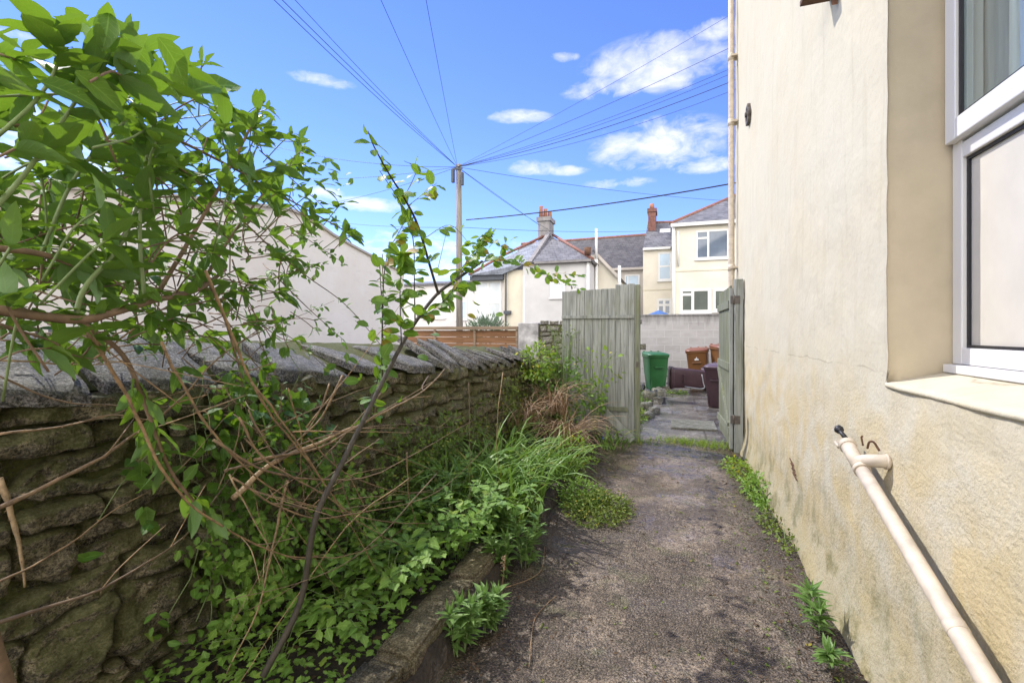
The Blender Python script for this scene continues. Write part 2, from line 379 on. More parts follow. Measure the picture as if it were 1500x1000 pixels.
# house finishes
def plaster(name, col): return mat_plain(name, col, .85, .09, 1.2, .3, 18, spec=.25)
def big_render():
    m = Mat('pale cream render'); p = m.pos()
    c = m.ramp(m.noise(p, .7, 5, .6), [(.4, (.86, .79, .69)), (.6, (.93, .88, .79))])
    c = m.mix(m.ramp(m.noise(m.map(p, (1, 5, .4)), 1.6, 6, .7), [(.54, 0), (.64, .06)]), c, (.7, .64, .55))
    c = m.mix(m.ramp(m.noise(m.map(p, (1, 1, 3)), 4, 6, .7), [(.57, 0), (.63, .12)]), c, (.5, .45, .38))
    m.bsdf(c, .85, m.bump(m.noise(p, 22, 5), .3, .006), .2); return m.m
MT['cream_wall'] = big_render()
MT['grey_wall'] = plaster('grey white render', (.52, .515, .51)); MT['yellow_wall'] = plaster('yellow cream render far', (.62, .58, .47))
MT['beige_wall'] = plaster('beige render', (.50, .46, .41)); MT['white_wall'] = plaster('white render', (.62, .595, .575)); MT['cream_far'] = plaster('cream render far', (.66, .62, .52))
MT['pier'] = mat_plain('mottled grey pier', (.42, .41, .40), .9, .5, 5, .6, 22)
MT['trim'] = mat_plain('white trim', (.68, .68, .66), .5, .05)
MT['block'] = None
def block():
    m = Mat('painted block'); p = m.pos(); x, y, z = m.sep(p)[0:3]
    uv = m.n('CombineXYZ', X=x, Y=z, Z=0.0).outputs[0]
    b = m.n('TexBrick', Vector=uv, Color1=(.45, .435, .42), Color2=(.39, .375, .365), Mortar=(.50, .49, .48), Scale=1.0)
    for k, v in (('Mortar Size', .012), ('Brick Width', .45), ('Row Height', .225), ('Mortar Smooth', .4)): b.inputs[k].default_value = v
    n = m.noise(m.map(p, (1, 1, 2.5)), 2.5, 6, .7)
    c = m.mix(m.ramp(n, [(.42, 0), (.65, .6)]), b.outputs[0], (.52, .51, .505))
    tp = m.math('ADD', z, m.math('MULTIPLY', m.noise(m.map(p, (3, 1, .6)), 2, 5, .7), .7))
    c = m.mix(m.ramp(m.math('SUBTRACT', tp, 1.45), [(.62, 0), (.95, .75)]), c, (.13, .125, .12))
    m.bsdf(c, .85, m.bump(m.math('ADD', b.outputs['Fac'], m.noise(p, 30, 4)), .4, .01), .3); return m.m
MT['block'] = block()
def slate(name, col):
    m = Mat(name); p = m.pos(); x, y, z = m.sep(p)[0:3]
    uv = m.n('CombineXYZ', X=m.math('ADD', x, m.math('MULTIPLY', y, .37)), Y=m.math('MULTIPLY', z, 1.35), Z=0.0).outputs[0]
    b = m.n('TexBrick', Vector=uv, Color1=col, Color2=tuple(k * .65 for k in col), Mortar=tuple(k * .35 for k in col), Scale=1.0)
    for k, v in (('Mortar Size', .012), ('Brick Width', .3), ('Row Height', .22)): b.inputs[k].default_value = v
    c = m.mix(m.ramp(m.noise(p, 2.3, 6, .7), [(.45, 0), (.7, .55)]), b.outputs[0], tuple(k * 1.9 for k in col))
    c = m.mix(m.ramp(m.noise(p, 9, 3, .7), [(.62, 0), (.7, .4)]), c, (.28, .27, .26))
    m.bsdf(c, .6, m.bump(b.outputs['Fac'], -.4, .02), .4); return m.m
MT['slate'] = slate('slate roof', (.10, .10, .11)); MT['slate_blue'] = slate('blue slate roof', (.17, .19, .225)); MT['slate_old'] = slate('old slate roof', (.085, .08, .08)); MT['slate_grey'] = slate('grey slate roof', (.145, .145, .155))
MT['ridge'] = mat_plain('red ridge tile', (.22, .10, .075), .8, .3, 6); MT['brick'] = mat_plain('red brick', (.165, .075, .06), .85, .35, 9); MT['pot'] = mat_plain('terracotta pot', (.32, .14, .085), .8, .2, 5)
MT['chimney_grey'] = mat_plain('grey chimney render', (.22, .21, .21), .85, .3, 4); MT['fascia'] = mat_plain('dark fascia', (.06, .07, .085), .6)
MT['cable'] = mat_plain('black cable', (.03, .03, .035), .5, spec=.3); MT['steel'] = mat_plain('grey steel', (.35, .36, .37), .5, metal=.6)
def plastic(name, col): return mat_plain(name, col, .42, .14, 4, .12, 30, obj=True)
MT['bin_green'] = plastic('green bin plastic', (.025, .13, .035)); MT['bin_brown'] = plastic('brown bin plastic', (.20, .09, .03)); MT['bin_rust'] = plastic('rust bin lid', (.20, .075, .04)); MT['bin_maroon'] = plastic('maroon bin plastic', (.055, .027, .033)); MT['bin_purple'] = plastic('purple bin lid', (.10, .062, .082))
MT['blue_cloth'] = mat_plain('blue cloth', (.05, .12, .30), .8, .15)
MT['white_mark'] = mat_plain('white mark', (.75, .75, .72), .6, .03); MT['wire'] = mat_plain('galvanised wire', (.5, .5, .48), .4, metal=.7)
# plants
MT['shrub'] = mat_leaf('shrub leaf', (.045, .115, .018), (.12, .235, .02), (.25, .43, .025), .38, .48, (.30, .34, .05), .02, (.14, .24, .09), spots=True)
MT['rose'] = mat_leaf('sapling leaf', (.07, .16, .018), (.14, .28, .025), (.32, .5, .035), .42, .42, (.34, .17, .03), .12)
MT['herb'] = mat_leaf('herb leaf', (.12, .24, .038), (.23, .38, .065), (.3, .5, .055), .30, .5, (.26, .36, .05), .05)
MT['lance'] = mat_leaf('willowy leaf', (.12, .23, .05), (.22, .35, .095), (.2, .38, .07), .3, .45)
MT['strap'] = mat_leaf('strap leaf', (.11, .22, .03), (.22, .36, .065), (.22, .38, .05), .3, .38, (.40, .36, .07), .06)
MT['bright'] = mat_leaf('yellow green leaf', (.13, .25, .025), (.22, .35, .035), (.36, .5, .04), .35, .5, (.5, .42, .04), .1)
MT['creeper'] = mat_leaf('creeper leaf', (.075, .17, .025), (.15, .28, .04), (.2, .38, .05), .32, .5, (.25, .33, .05), .04)
MT['ivy'] = mat_leaf('small wall leaf', (.08, .15, .022), (.17, .26, .04), (.2, .32, .04), .3, .5, (.3, .3, .05), .08)
MT['moss'] = mat_leaf('mossy leaf', (.09, .145, .022), (.19, .25, .035), (.2, .3, .04), .25, .6, (.42, .34, .04), .06)
MT['dead'] = mat_leaf('dead blade', (.27, .175, .10), (.40, .28, .17), (.2, .12, .06), .2, .7)
def cane_mat():
    m = Mat('brown cane'); p = m.pos(); c = m.ramp(m.rnd(), [(0, (.17, .125, .085)), (.4, (.31, .21, .12)), (.75, (.39, .25, .13)), (1, (.45, .34, .21))])
    n = m.noise(p, 30, 6, .7); c = m.mix(m.ramp(n, [(.38, .7), (.6, 0)]), c, (.09, .065, .045))
    m.bsdf(c, .65, m.bump(m.noise(p, 90, 4), .5, .003), .35); return m.m
MT['cane'] = cane_mat(); MT['dark_stem'] = mat_plain('dark bark', (.055, .047, .036), .75, .3, 30, .5, 80)
MT['green_stem'] = mat_plain('green stem', (.16, .22, .08), .55, .2, 20); MT['bark'] = mat_plain('bush bark', (.20, .135, .085), .75, .3, 25, .5, 80)
MT['conifer'] = mat_leaf('conifer spray', (.10, .16, .10), (.17, .24, .15), (.2, .28, .15), .2, .6)
MT['purple'] = mat_leaf('purple petal', (.42, .12, .5), (.52, .2, .6), (.5, .2, .6), .3, .5)
MT['litter'] = mat_leaf('fallen leaf', (.05, .032, .02), (.12, .075, .04), (.1, .06, .03), .1, .7, (.22, .19, .12), .06)
rng = random.Random(7)
# ------------------------------------------------------------------ ground, path, lane, bed
m = M(); m.box((-150, -150, -.3), (150, 220, -.06)); o = m.build('ground', MT['ground'], kind='structure')
def path_z(x, y): return .020 * fbm((x * 1.3, y * 1.3, 0)) + .006 * fbm((x * 7, y * 7, 3)) + .004 * fbm((x * 25, y * 25, 9), 2)
nx, ny = 90, 300
m = M(); m.grid(nx, ny, lambda i, j: (lambda x, y: (x, y, path_z(x, y)))(-1.02 + 1.95 * i / nx, .2 + 7.0 * j / ny))
m.build('path', MT['path'], kind='structure')
m = M(); m.grid(60, 120, lambda i, j: (lambda x, y: (x, y, -.012 + .012 * fbm((x * 1.5, y * 1.5, 5))))(-1.2 + 4.2 * i / 60, 7.05 + 8.1 * j / 120))
m.build('lane', MT['lane'], kind='structure')
m = M(); m.grid(4, 4, lambda i, j: (-.9 + 1.75 * i / 4, -3 + 3.3 * j / 4, 0.0)); m.build('path_behind', MT['path'], kind='structure')
def bed_z(x, y): return (.13 if y < 2.6 else .13 - .05 * min(1, (y - 2.6) / 2)) + .04 * fbm((x * 2, y * 2, 1)) + .015 * fbm((x * 9, y * 9, 2)) + .05 * max(0, min(1, (-x - 1.3) / .6))
m = M(); m.grid(36, 220, lambda i, j: (lambda x, y: (x, y, bed_z(x, y) if x < -.97 else -.02))(-2.02 + 1.1 * i / 36, -1.0 + 8.0 * j / 220))
m.build('planting_bed', MT['soil'], kind='structure')
# ------------------------------------------------------------------ stone garden wall
def wall_h(y): return 1.285 - .034 * (y - .9)
root = thing('stone_garden_wall', (-2.1, 3, 0), 'mossy old rubble stone wall with slanting slate coping beside the overgrown bed', 'stone wall')
m = M()
def patch(m, y0, y1, z0, z1, X, D, rng, n=9, k=7):
    cy, cz, hy, hz = (y0 + y1) / 2, (z0 + z1) / 2, (y1 - y0) / 2, (z1 - z0) / 2
    rot = rng.uniform(-.10, .10); off = rng.uniform(-.028, .03); tlt = rng.uniform(-.12, .12); sd = rng.uniform(0, 99)
    sk = [rng.uniform(-.2, .2) for _ in range(4)]
    fine = cy < 2.6; nn = max(5, min(34, int(hy * 2 / (.013 if fine else .03)))); kk = max(5, min(22, int(hz * 2 / (.012 if fine else .025))))
    def fn(i, j):
        a = 2 * i / nn - 1; b = 2 * j / kk - 1
        a = math.copysign(abs(a) ** .7, a); b = math.copysign(abs(b) ** .7, b)
        r = (abs(a) ** 7 + abs(b) ** 7) ** (1 / 7)
        e = max(0, 1 - r); prof = min(1, e * 9) ** .6
        y = cy + hy * a * (1 + sk[0] * b + sk[1] * a * b * .5); z = cz + hz * b * (1 + sk[2] * a) + rot * hy * a
        y += .028 * fbm((y * 7, z * 7, 1.5)); z += .030 * fbm((y * 5, z * 7, 5.5))
        x = X - .06 + D * prof + off + tlt * a * hy + .020 * fbm((y * 6, z * 9, sd + 9)) * prof + .013 * fbm((y * 16, z * 30, sd)) * prof + (.007 * fbm((y * 48, z * 60, sd), 3) if fine else 0) + (.045 * (min(.45, (lambda q: q[1] - q[0])(mn.voronoi(V((y * 7 + sd, z * 10, sd)))[0])) - .25) * prof)
        return (x, y, z)
    m.grid(nn, kk, fn)
z = -.05; zs = []
hs = [.24, .16, .22, .13, .18, .10, .16, .08, .12]
tot = sum(hs); v = 0
for ci, hc in enumerate(hs):
    y = -2.0 + rng.uniform(-.3, 0)
    while y < 6.75:
        big = hc > .14
        w = rng.uniform(.17, .46) if big else rng.uniform(.13, .4)
        if y > 4: w *= .72
        H = wall_h(min(max(y, -2), 6.8)) + .05
        wob = .03 * fbm((y * .9, ci * 3.3, 0))
        za = -.05 + H * v / tot + wob * (ci > 0); zb = -.05 + H * (v + hc) / tot + .03 * fbm((y * .9, ci * 3.3 + 3.3, 0)) * (ci < len(hs) - 1)
        gp = .004
        if big and rng.random() < .26:
            zm = za + (zb - za) * rng.uniform(.38, .62)
            ws = w * rng.uniform(.35, .65)
            patch(m, y + gp, y + w - gp, za + gp * .6, zm - gp * .5, -1.93, .075, rng)
            if rng.random() < .5:
                patch(m, y + gp, y + ws - gp, zm + gp * .5, zb - gp * .6, -1.93, .075, rng); patch(m, y + ws + gp, y + w - gp, zm + gp * .5, zb - gp * .6, -1.93, .075, rng)
            else: patch(m, y + gp, y + w - gp, zm + gp * .5, zb - gp * .6, -1.93, .075, rng)
        else:
            patch(m, y + gp, y + w - gp, za + gp * .6, zb - gp * .6, -1.93, rng.uniform(.06, .10), rng)
        y += w
    v += hc
m.build('stone_face', MT['stone'], root)
m = M(); m.grid(120, 18, lambda i, j: (lambda y, t: (-1.972 + .018 * fbm((y * 9, t * 11, 0)), y, -.1 + t * (wall_h(y) + .1)))(-2.3 + 9.1 * i / 120, j / 18))
m.slab([(-2.42, -2.3, -.1), (-2.42, -2.3, 1.45), (-2.42, 6.8, 1.2), (-2.42, 6.8, -.1)], .02)
m.slab([(-1.985, 6.79, -.1), (-1.985, 6.79, wall_h(6.8)), (-2.42, 6.79, 1.2), (-2.42, 6.79, -.1)], .02)
m.grid(120, 6, lambda i, j: (lambda y, t: (-1.97 - .42 * t, y, wall_h(y) + .015 + (.20 - .02 * (y - 1) / 6) * t ** .8 + .02 * fbm((y * 6, t * 3, 4))))(-2.3 + 9.1 * i / 120, j / 6))
m.build('mortar_core', MT['mortar'], root)
m = M(); m.box((-2.0, 6.64, -.1), (-1.50, 6.80, 1.06))
m.build('mortar_core', MT['mortar'], root)
m = M()
for row in range(7):
    xx = -1.97
    while xx < -1.55:
        w = rng.uniform(.12, .26); sd = rng.uniform(0, 50); za = row * .155
        def fn(i, j):
            a, b = i / 4 - 1, j / 4 - 1; e = min(1, (1 - max(abs(a), abs(b))) * 5) ** .6
            return (min(-1.49, xx + w / 2 + (w / 2 - .006) * a + .012 * fbm((a * 2, b * 2, sd))), 6.645 - .06 * e + .03 * fbm((xx + a * .4, za + b * .4, sd)), za + .078 + .074 * b + .02 * fbm((a, b, sd)))
        m.grid(8, 8, fn); xx += w
m.build('wall_return', MT['stone'], root)
y = -2.1; k = 0
while y < 6.6:
    w = rng.uniform(.28, .56) if y < 3.6 else rng.uniform(.2, .36)
    H = wall_h(y + w / 2); sd = rng.uniform(0, 90)
    yaw = rng.uniform(-.22, .22); pit = rng.uniform(-.22, .14); ov = rng.uniform(-.06, .04); lean = -rng.uniform(.03, .11)
    back = .205 + rng.uniform(-.02, .03) - .012 * y * .5; th = rng.uniform(.035, .06)
    m = M(); nu, nv = 12, 12
    def top(i, j, dz=0):
        a, b = i / nu, j / nv
        rr = max(abs(2 * a - 1) ** 6 , abs(2 * b - 1) ** 6)
        yy = y + .008 + (w - .016) * a + yaw * (b - .5) * .4 + .016 * fbm((b * 3, sd, a)) * (1 if abs(2 * a - 1) > .8 else .3)
        x = -1.885 + ov * .6 - b * (.40 + ov) + .05 * fbm((a * 2.2, b * .5, sd)) 
        zz = H + .045 + (back) * b + pit * b * .3 + lean * (a - .5) + .008 * fbm((yy * 6, x * 3, sd)) + .008 * fbm((yy * 34, x * 5, sd + 4)) - .018 * rr
        return (x, yy, zz + dz)
    m.grid(nu, nv, lambda i, j: top(i, j)); m.grid(nu, nv, lambda i, j: top(nu - i, j, -th))
    for fn2 in (lambda i, j: top(i, 0, -th * (1 - j)), lambda i, j: top(nu - i, nv, -th * (1 - j))): m.grid(nu, 1, fn2, False)
    for fn2 in (lambda i, j: top(0, nv - i, -th * (1 - j)), lambda i, j: top(nu, i, -th * (1 - j))): m.grid(nv, 1, fn2, False)
    m.build('coping_slab', MT['coping'], root, weld=True)
    y += w + rng.choice((.012, .02, .04, .08)); k += 1
# ------------------------------------------------------------------ bed edging blocks
def roughblock(name, lo, hi, mat, rng, label=None, amp=.012, parent=None, yaw=0):
    bm = bmesh.new(); bmesh.ops.create_cube(bm, size=1)
    bmesh.ops.bevel(bm, geom=bm.edges[:], offset=.07, segments=2, affect='EDGES')
    bmesh.ops.subdivide_edges(bm, edges=bm.edges[:], cuts=3, use_grid_fill=True)
    c = (V(lo) + V(hi)) / 2; s = V(hi) - V(lo); sd = rng.uniform(0, 99)
    R = Matrix.Rotation(yaw, 3, 'Z')
    for vv in bm.verts:
        p = R @ V((vv.co.x * s.x, vv.co.y * s.y, vv.co.z * s.z)) + c
        vv.co = p + V((fbm((p.x * 8, p.y * 8, sd)), fbm((p.y * 8, p.z * 8, sd + 3)), fbm((p.z * 8, p.x * 8, sd + 6)))) * amp
    me = bpy.data.meshes.new(name); bm.to_mesh(me); bm.free(); me.materials.append(mat)
    for pl in me.polygons: pl.use_smooth = True
    o = bpy.data.objects.new(name, me); C.objects.link(o)
    return o
lab = ['brown stone edging block at the near end of the plant bed, cut off below', 'brown stone edging block with the purple flower leaning over its top', 'brown stone edging block half hidden behind the willowy sprouts', 'last brown stone edging block under the strap leaved clump']
for i, (a, b) in enumerate(((.9, 1.645), (1.66, 2.33), (2.345, 2.8))):
    o = roughblock('edging_block', (-1.17, a, -.06), (-1.0, b, .205 - .012 * i - (.03 if i == 3 else 0)), MT['kerb'], rng, yaw=-.02 + .02 * i)
    tag(o, lab[i], 'edging block', 'stone blocks edging the plant bed')
# ------------------------------------------------------------------ rendered house on the right
X0 = .85; YE = 7.42; YR = 2.4; YN = 1.15; ZS = 1.29; ZT = 3.75; ZTOP = 7.6; XW = 1.075
house = thing('rendered_house', (1.2, 3, 0), 'cream rendered house beside the path with a deep window and sloping waste pipe', 'house')
def lin(a, b, st): n = max(1, round((b - a) / st)); return [a + (b - a) * i / n for i in range(n)]
yl = lin(-3, YN, .12) + lin(YN, YR, .04) + lin(YR, 4, .04) + lin(4, YE, .07) + [YE]
zl = lin(-.12, ZS, .04) + lin(ZS, 2.6, .06) + lin(2.6, ZT, .1) + lin(ZT, ZTOP, .12) + [ZTOP]
def wx(y, z):
    d = .010 * fbm((y * 1.2, z * 1.2, 0)) + .006 * fbm((y * 5, z * 5, 3)) + (.004 * fbm((y * 18, z * 18, 5)) if z < 1.4 else 0)
    fl = max(0, (.32 - z) / .32); d += fl ** 1.6 * (.055 + .03 * fbm((y * 1.7, z * 3, 8)))
    return X0 - d
m = M(); idx = {}
for j, z in enumerate(zl):
    for i, y in enumerate(yl): idx[i, j] = len(m.v); m.v.append((wx(y, z), y, z)); m.a.append((1, 0))
inw = lambda i, j: YN - .001 < yl[i] < YR - .001 and ZS - .001 < zl[j] < ZT - .001
for j in range(len(zl) - 1):
    for i in range(len(yl) - 1):
        if not inw(i, j): m.f.append((idx[i + 1, j], idx[i, j], idx[i, j + 1], idx[i + 1, j + 1])); m.mi.append(0); m.sm.append(True)
m.cur = 1
iy = yl.index(YR); jy = yl.index(YN); jz = [j for j, z in enumerate(zl) if ZS - .001 <= z <= ZT + .001]; ii = [i for i, y in enumerate(yl) if YN - .001 <= y <= YR + .001]
def strip(ids, fn):
    nb = 6; last = list(ids)
    for s in range(1, nb + 1):
        new = []
        for k in ids:
            p = V(m.v[k]); q = fn(p); r = p.lerp(q, s / nb); new.append(len(m.v)); m.v.append(tuple(r)); m.a.append((1, 0))
        for a in range(len(ids) - 1): m.f.append((last[a], last[a + 1], new[a + 1], new[a])); m.mi.append(1); m.sm.append(True)
        last = new
strip([idx[iy, j] for j in jz], lambda p: V((XW + .05, YR + .012, p.z)))
strip([idx[jy, j] for j in reversed(jz)], lambda p: V((XW + .05, YN, p.z)))
strip([idx[i, jz[-1]] for i in ii], lambda p: V((XW + .05, p.y, ZT)))
m.cur = 0
w = m.build('wall', [MT['render'], MT['reveal']], house, bevel=.012, seg=2, angle=55)
m = M()
m.slab([(X0, YE, ZTOP), (X0, YE, -.12), (9, YE, -.12), (9, YE, ZTOP)], .003)
m.slab([(X0, -3, -.12), (X0, -3, ZTOP), (9, -3, ZTOP), (9, -3, -.12)], .003); m.slab([(9, -3, -.12), (9, -3, ZTOP), (9, YE, ZTOP), (9, YE, -.12)], .003)
m.build('end_wall', MT['render'], house)
m = M(); m.slab([(X0 - .25, -3.2, ZTOP), (9.2, -3.2, ZTOP), (9.2, YE + .2, ZTOP), (X0 - .25, YE + .2, ZTOP)], .15)
m.slab([(X0 - .25, -3.2, ZTOP + .02), (5, -3.2, ZTOP + 2.4), (5, YE + .2, ZTOP + 2.4), (X0 - .25, YE + .2, ZTOP + .02)], .1); m.slab([(9.2, -3.2, ZTOP + .02), (9.2, YE + .2, ZTOP + .02), (5, YE + .2, ZTOP + 2.4), (5, -3.2, ZTOP + 2.4)], .1)
m.build('roof', MT['slate'], house)
# sill: sloping rendered ledge, proud of the wall by a few mm
m = M(); ns = 30
def sl(i, j):
    y = YN + (YR - .004 - YN) * i / ns; prof = [(X0 + .02, 1.266), (X0 - .004, 1.272), (X0 - .009, 1.281), (X0 - .005, 1.29), (X0 + .03, 1.297), (X0 + .12, 1.318), (XW + .03, 1.352)]
    x, z = prof[j]; return (x + .004 * fbm((y * 6, z * 9, 1)), y, z + .004 * fbm((y * 5, x * 9, 2)))
m.grid(ns, 6, sl); m.build('window_sill', MT['render_sill'] if 'render_sill' in MT else MT['render'], house)
# window: frame, fixed lower infill, opening upper sash
XF = XW
fr = M(); fr.box((XF, YR - .062, 1.375), (XF + .07, YR + .004, ZT)); fr.box((XF, YN, 1.375), (XF + .07, YN + .06, ZT)); fr.box((XF, YN + .06, ZT - .06), (XF + .07, YR - .062, ZT))
fr.box((XF, YN + .06, 1.375), (XF + .07, YR - .062, 1.44)); fr.box((XF + .002, YN + .06, 2.185), (XF + .07, YR - .062, 2.245))
fr.box((XF - .035, YN, 1.340), (XF + .07, YR - .003, 1.373))
frame = fr.build('window_frame', MT['upvc'], house, bevel=.004)
s = M(); so = XF - .032
for lo, hi in (((so, YR - .085, 2.255), (so + .06, YR - .012, ZT - .03)), ((so, YN + .02, 2.255), (so + .06, YN + .09, ZT - .03)), ((so, YN + .09, 2.255), (so + .06, YR - .085, 2.335)), ((so, YN + .09, ZT - .1), (so + .06, YR - .085, ZT - .03))): s.box(lo, hi)
s.build('opening_sash', MT['upvc'], frame, bevel=.004)
s = M(); s.box((so + .022, YN + .09, 2.335), (so + .03, YR - .085, ZT - .1)); s.build('glass_pane', MT['glass'], frame)
s = M()
for (xx, ya, yb, za, zb) in ((so + .012, YN + .09, YR - .085, 2.335, ZT - .1), (XF + .016, YN + .06, YR - .062, 1.44, 2.185)):
    g = .012
    for lo, hi in (((xx, yb - g, za), (xx + .012, yb, zb)), ((xx, ya, za), (xx + .012, ya + g, zb)), ((xx, ya + g, za), (xx + .012, yb - g, za + g)), ((xx, ya + g, zb - g), (xx + .012, yb - g, zb))): s.box(lo, hi)
s.build('gasket', MT['gasket'], frame)
s = M(); s.box((XF + .026, YN + .06, 1.44), (XF + .04, YR - .062, 2.185)); s.build('infill_panel', MT['panel'], frame)
s = M()
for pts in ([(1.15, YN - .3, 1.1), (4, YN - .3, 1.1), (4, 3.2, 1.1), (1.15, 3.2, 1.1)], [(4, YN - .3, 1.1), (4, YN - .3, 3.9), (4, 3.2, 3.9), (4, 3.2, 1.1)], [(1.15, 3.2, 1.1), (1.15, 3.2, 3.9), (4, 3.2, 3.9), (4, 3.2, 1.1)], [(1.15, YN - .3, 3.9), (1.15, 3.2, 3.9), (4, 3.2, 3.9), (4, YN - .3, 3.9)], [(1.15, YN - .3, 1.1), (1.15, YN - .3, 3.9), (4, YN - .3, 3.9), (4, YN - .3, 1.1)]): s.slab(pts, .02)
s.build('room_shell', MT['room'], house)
s = M(); s.grid(90, 8, lambda i, j: (1.17 + .018 * math.sin(i * .9) + .012 * math.sin(i * 2.3 + j * .2), YN + .02 + (YR + .45 - YN) * i / 90, 1.5 + 2.3 * j / 8))
tag(s.build('net_curtain', MT['curtain']), 'grey net curtain hanging in folds behind the upper window pane', 'curtain')
# downpipe
dp = M(); px_, py_ = .772, 7.22; dp.tube([(px_, py_, .05), (px_, py_, 2.2), (px_, py_, 5), (px_, py_, ZTOP - .1)], .040, 16)
d = dp.build('downpipe', MT['pipe'], house)
for z in (2.35, 4.35, 5.25, 6.7):
    dp = M(); dp.tube([(px_, py_, z), (px_, py_, z + .09)], .045, 16); dp.box((px_ - .01, py_ - .075, z + .03), (px_ + .075, py_ + .075, z + .055)); dp.build('pipe_collar', MT['pipe'], d)
# waste pipe
A = V((.766, 2.60, .985)); B = V((.766, 1.10, .445)); ax = (B - A).normalized()
wp = M(); wp.tube([A + ax * .10, A.lerp(B, .3) , A.lerp(B, .7), B], .0275, 20); W = wp.build('waste_pipe', MT['pipe'], house)
wp = M()
wp.tube([A, A + ax * .012, A + ax * .03, A + ax * .032], [.033, .035, .035, .032], 20); wp.tube([A + ax * .03, A + ax * .075, A + ax * .19], .0300, 20)
wp.tube([A + ax * .19, A + ax * .195, A + ax * .215], [.030, .033, .033], 20)
j0 = A + ax * .15; j1 = V((.80, 2.37, .975)); wp.tube(spline([j0, j0.lerp(V((.795, 2.395, .962)), .7), V((.815, 2.375, .965)), V((.875, 2.372, .965))], 6), .027, 18)
wp.tube([(.836, 2.372, .965), (.848, 2.372, .965)], .032, 18)
wp.build('pipe_junction', MT['pipe'], W)
q = A + ax * .95; wp = M(); wp.tube([q - ax * .002, q, q + ax * .03, q + ax * .032], [.0275, .0292, .0292, .0275], 20); wp.build('pipe_coupling', MT['pipe'], W)
wp = M(); k0 = A - ax * .012; wp.tube([k0 + V((0, 0, .02)), k0 - ax * .035 + V((-.005, 0, .022)), k0 - ax * .06 + V((-.008, 0, .024))], [.011, .010, .012], 10)
e0 = k0 - ax * .065 + V((-.008, 0, .025)); wp.tube([e0 + V((0, 0, -.02)), e0 + V((0, .003, -.012)), e0, e0 + V((0, .002, .012)), e0 + V((0, 0, .02))], [.006, .018, .021, .017, .005], 12); wp.build('rubber_plug', MT['black'], W)
wp = M(); wp.tube([A + ax * .0 + V((-.03, 0, -.02)), A - ax * .05 + V((-.03, 0, -.022))], .007, 8); wp.build('pipe_stub', MT['pipe'], W); wp = M()
wp.tube(spline([(.80, 2.45, 1.0), (.80, 2.43, 1.03), (.815, 2.425, 1.032), (.83, 2.41, 1.0)], 6), .0045, 6); wp.build('wire_clip', MT['rust'], W); wp = M(); wp.tube(spline([(.80, 2.50, 1.0), (.797, 2.51, 1.035), (.80, 2.505, 1.04)], 5), .004, 6); wp.build('wire_clip', MT['rust'], W)
# wall fittings
tp = P(1098, 168, X=.85); m = M()
def ring(c, r0, r1, x0, x1, n=24, star=0):
    vs = []; fs = []
    for k in range(n):
        a = 2 * PI * k / n; f = 1 + star * math.cos(6 * a)
        for r, x in ((r0, x1), (r1 * f, x0), (r0, x0), (r1 * f, x1)): vs.append((x, c.y + r * math.cos(a), c.z + r * math.sin(a)))
    for k in range(n):
        a, b = 4 * k, 4 * ((k + 1) % n)
        fs += [(a + 2, b + 2, b + 1, a + 1), (a + 1, b + 1, b + 3, a + 3), (a + 2, a, b, b + 2)]
    m.add(vs, fs, False)
ring(tp, .075, .115, .818, .85, 24, .08); m.tube([(.80, tp.y, tp.z), (.85, tp.y, tp.z)], .03, 12)
for a in (0, PI / 3, 2 * PI / 3): m.bar((.828, tp.y - .085 * math.cos(a), tp.z - .085 * math.sin(a)), (.828, tp.y + .085 * math.cos(a), tp.z + .085 * math.sin(a)), .018, .018, (1, 0, 0))
m.build('wall_tie_plate', MT['iron'], house, bevel=.003)
b = P(1212, -8, X=.82); m = M(); m.box((.70, b.y - .07, b.z), (.85, b.y + .07, b.z + .03)); m.slab([(.845, b.y - .09, b.z - .12), (.845, b.y - .055, b.z - .03), (.845, b.y - .055, b.z + .03), (.845, b.y - .12, b.z + .03)], .03)
m.bar((.72, b.y + .05, b.z + .01), (.85, b.y + .05, b.z + .3), .02, .02); m.build('wall_bracket', MT['rust'], house, bevel=.002)
m = M()
for k in range(4):
    c = P(1160 + 1.5 * k, 676 + 7 * k, X=.846); m.bar(c + V((-.003, .055, .012)), c + V((-.003, -.055, -.012)), .007, .006, (1, 0, 0))
m.build('rusty_vent_slots', MT['rust'], house)
# ------------------------------------------------------------------ gates
GY = 6.85
g = thing('closed_gate', (-.95, GY, 0), 'closed weathered grey board gate leaf standing across the left of the path', 'gate')
xs = [-1.53, -1.41, -1.31, -1.20, -1.085, -.96, -.865, -.765, -.695, -.585, -.50]
m = M(); rg = random.Random(3)
for i in range(10):
    a, b = xs[i], xs[i + 1]; tz = 2.10 + (.004 * i) + (.045 if i >= 7 else 0) + rg.uniform(-.003, .003)
    m.box((a + .0012, GY + rg.uniform(-.004, .004), .04 + rg.uniform(0, .03)), (b - .0012, GY + .022 + rg.uniform(0, .003), tz))
m.build('boards', MT['gate'], g, bevel=.005)
m = M(); m.box((-1.53, GY - .032, 1.70), (-.50, GY - .006, 1.745)); m.build('rail', MT['gate'], g, bevel=.003)
m = M(); m.box((-.88, GY - .030, .40), (-.60, GY - .006, .46)); m.build('rail', MT['gate_green'], g, bevel=.003)
m = M(); m.box((-.496, GY - .03, -.05), (-.425, GY + .07, 2.165)); m.build('gate_post', MT['gate_green'], g, bevel=.005)
m = M(); m.box((-.475, GY - .036, 1.02), (-.445, GY - .030, 1.10)); m.tube([(-.46, GY - .045, 1.06), (-.46, GY - .03, 1.06)], .012, 8); m.build('latch', MT['iron'], g)
g = thing('open_gate', (.73, 7.2, 0), 'open grey green gate leaf swung back along the path beside the cream house', 'gate')
m = M(); gx0, gx1 = .675, .722; n = 10
ys = [6.68 + (7.92 - 6.68) * i / n for i in range(n + 1)]
